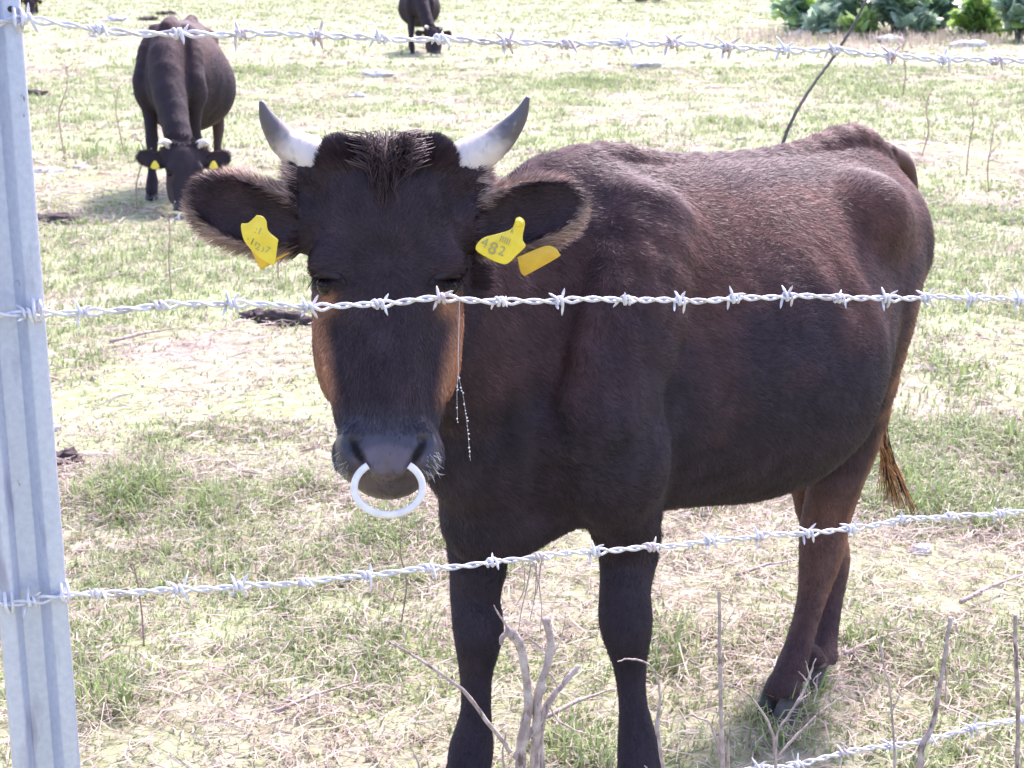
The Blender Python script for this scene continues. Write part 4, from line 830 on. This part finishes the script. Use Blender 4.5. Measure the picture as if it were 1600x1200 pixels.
def weed(px, py, h, label, seed):
    g = ground_at(px, py); root = empty('dry_weed', tuple(g), label, 'weed', 'dry weed stalks'); r = np.random.default_rng(seed); mb = MB(); top = np.array((r.normal(0, .06)*h, r.normal(0, .05)*h, h)); P = [np.zeros(3), top*.4+r.normal(0, .03, 3)*h, top*.75+r.normal(0, .03, 3)*h, top]
    w_ = .0022*max(1, g.y/5); tube(mb, P, [w_, w_, w_*.8, w_*.5], 5, 5); AA = catmull(np.array(P), 10)
    for k in range(7):
        p = AA[r.integers(11, 31)]; a = r.uniform(0, 6.28); e = p+np.array((math.cos(a), math.sin(a), .9))*h*r.uniform(.06, .16); tube(mb, [p, (p+e)/2+np.array((0, 0, -.01*h)), e], [w_*.6, w_*.5, w_*.3], 4, 3)
        sphere(mb, e, w_*1.3, nu=6, nv=4)
    mb.build('stem', M_weed, root)
M_weed = noise_mat('dry_weed_stem', (.24, .16, .13), (.40, .29, .23), 60, .8, 0)
for k, (px, py, h, lb) in enumerate([(268, 462, .42, 'tall dry weed stalk between the post and the left ear, above the second wire'), (100, 240, .7, 'dry weed left of the grazing cow beside the post'), (215, 330, .45, 'thin dry weed near the muzzle of the grazing cow'), (1510, 275, .55, 'dry weed standing right of the rump of the nearest cow'), (1440, 245, .5, 'short dry weed just right of the tail head'), (1410, 150, .6, 'dry weed above the rump'), (625, 985, .30, 'thin stalk standing below the nose ring'), (435, 440, .25, 'thin stalk between left ear tag and second wire'), (1545, 300, .45, 'dry weed near the right edge level with the hip'), (195, 245, .55, 'dry weed immediately left of the grazing cow head'), (225, 1010, .22, 'thin stalk beside the post below the third wire')]):
    weed(px, py, h, lb, 200+k)

# ------------------------------------------------------------------ leafy bushes at the top right and along the far edge
def leaf_geo(mb, base, d, up, size, col, r):
    d = d/np.linalg.norm(d); sd = np.cross(d, up); sd /= np.linalg.norm(sd)+1e-9; nn = np.cross(sd, d); pts = []
    for k in range(15):
        a = -2.75+5.5*k/14; rr = size*(.5+.11*math.cos(5*a)+.04*r.normal())*(1 if k not in (0, 14) else .65); pts.append(base+d*(size*.45+rr*math.cos(a))+sd*rr*math.sin(a)-nn*(rr*rr/size)*.35*(.5+abs(math.sin(a))))
    c0 = base+d*size*.42+nn*size*.02; V = np.array([base, c0]+pts); T = [(1, k+2, k+3) for k in range(14)]+[(0, 2, 1), (0, 1, 16)]; mb.add(V, None, T, col)
def leafy_bush(px, py, W, Hh, label, seed, nleaf=130, ls=.26, tone=(.06, .15, .055), D=None, group='broad-leaved bushes at the field edge', mixy=.15):
    g = ground_at(px, py); root = empty('leafy_bush', (g.x, g.y, 0), label, 'bush', group); r = np.random.default_rng(seed); st = MB(); fo = MB()
    ns = 10; tips = []
    for k in range(ns):
        a = r.uniform(0, 6.28); R_ = W*r.uniform(.1, .95); e = np.array((math.cos(a)*R_, math.sin(a)*R_*.7, Hh*r.uniform(.55, 1.0)*(1-.4*(R_/W)**2))); tube(st, [e*np.array((.15, .15, 0)), e*np.array((.5, .5, .6)), e], [.022, .016, .008], 5, 4); tips.append(e)
    for k in range(nleaf):
        e = tips[r.integers(ns)]; t = r.uniform(.3, 1.05); b = e*np.array((.15+.85*t, .15+.85*t, t))+r.normal(0, .13, 3)*np.array((W, W*.7, Hh*.6)); b[2] = max(b[2], .05); o_ = np.array((b[0], b[1]-.3*W, .25)); d = o_/np.linalg.norm(o_)+r.normal(0, .5, 3)
        q = r.random(); col = np.array(tone)*r.uniform(.6, 1.6); 
        if q < mixy: col = np.array((.30, .44, .12))*r.uniform(.8, 1.3)
        leaf_geo(fo, b, d, np.array((r.normal(0, .3), r.normal(0, .3)-.3, 1.)), ls*r.uniform(.55, 1.25), col, r)
    st.build('stem', M_bark2, root); fo.build('foliage', M_leaf, root, smooth=False)
for k, a in enumerate([(1262, 53, .65, .9, 'broad-leaved dark green bush at the left end of the top right row'), (1330, 56, .75, 1.35, 'tall leafy bush behind the tip of the long leaning stem'), (1400, 58, .7, 1.25, 'leafy bush in the middle of the top right row'), (1455, 56, .6, 1.0, 'bushy green plant left of the grey rocks'), (1530, 60, .5, .7, 'bright yellow-green leafy plant in front of the rocks'), (1590, 64, .55, .9, 'dark leafy bush cut by the right edge')]):
    leafy_bush(*a[:5], seed=300+k, nleaf=150, ls=.30, tone=(.20, .34, .10) if k == 4 else (.27, .39, .28), mixy=.5 if k == 4 else .14)  # paler grey-green tone puts distance haze into the leaf colour
for k, a in enumerate([(1345, 60, .35, .45, 'small yellow-green plant low in front of the bush row'), (1290, 58, .4, .5, 'low grey-green plant filling the row just left of the leaning stem'), (1435, 60, .45, .5, 'low grey-green plant below the middle of the bush row')]): leafy_bush(*a[:5], seed=340+k, nleaf=60, ls=.24, tone=(.26, .38, .14) if k == 0 else (.27, .38, .27), mixy=.3 if k == 0 else .05)  # grey-green ones use the same haze-lightened leaf colour
for k, (px, y_, W, Hh, lb) in enumerate([(1000, 3, 1.3, .6, 'low brownish bush at the top edge right of the long horn')]): leafy_bush(px, y_, W, Hh, lb, 360+k, 200, .22, (.22, .22, .15), group='low bushes at the top edge', mixy=.05)
# beyond the frame: a scrub line that closes the field when seen from the side
for k in range(16):
    x = -38+k*5.2+RNG.uniform(-1, 1); y = 66+RNG.uniform(-3, 6); n0 = ['left', 'right'][x > 0]
    p = at(800, 0, 60); g = Vector((x, y, 0)); v = (g-Vector((0, 0, CAMH))); zc = v.y*CP-v.z*SP; px = 800+FPX*v.x/zc; py = 600-FPX*(v.y*SP+v.z*CP)/zc
    leafy_bush(px, py, 3.2, 3.4, 'large dark bush in the scrub line closing the far side of the field', 400+k, 260, .75, (.07, .12, .05), group='scrub line behind the pasture', mixy=.1)
# dry grass at the foot of the bushes
r = np.random.default_rng(77); n = 5000; px = 1400+r.normal(0, 130, n); y = 30.5+np.clip(r.normal(0, 1.6, n), -6, 6); x = (px-800)/FPX*(y*.965+.42)
cl = r.uniform(.7, 1.25, (n, 1)); col = np.where(r.random((n, 1)) < .75, np.array((.46, .38, .33)), np.array((.34, .36, .20)))*cl
VV, q, t, cc = blades(np.stack([x, y, gz(x, y)], 1), r.uniform(.06, .30, n), np.full(n, .014), r.uniform(.1, .9, n), r.uniform(0, 6.28, n), col)
mb = MB(); mb.add(VV, q, t); mb.C.append(cc); tag(mb.build('dry_tall_grass', M_grass, smooth=False), 'pinkish dry tall grass at the foot of the bushes', 'grass', kind='stuff')
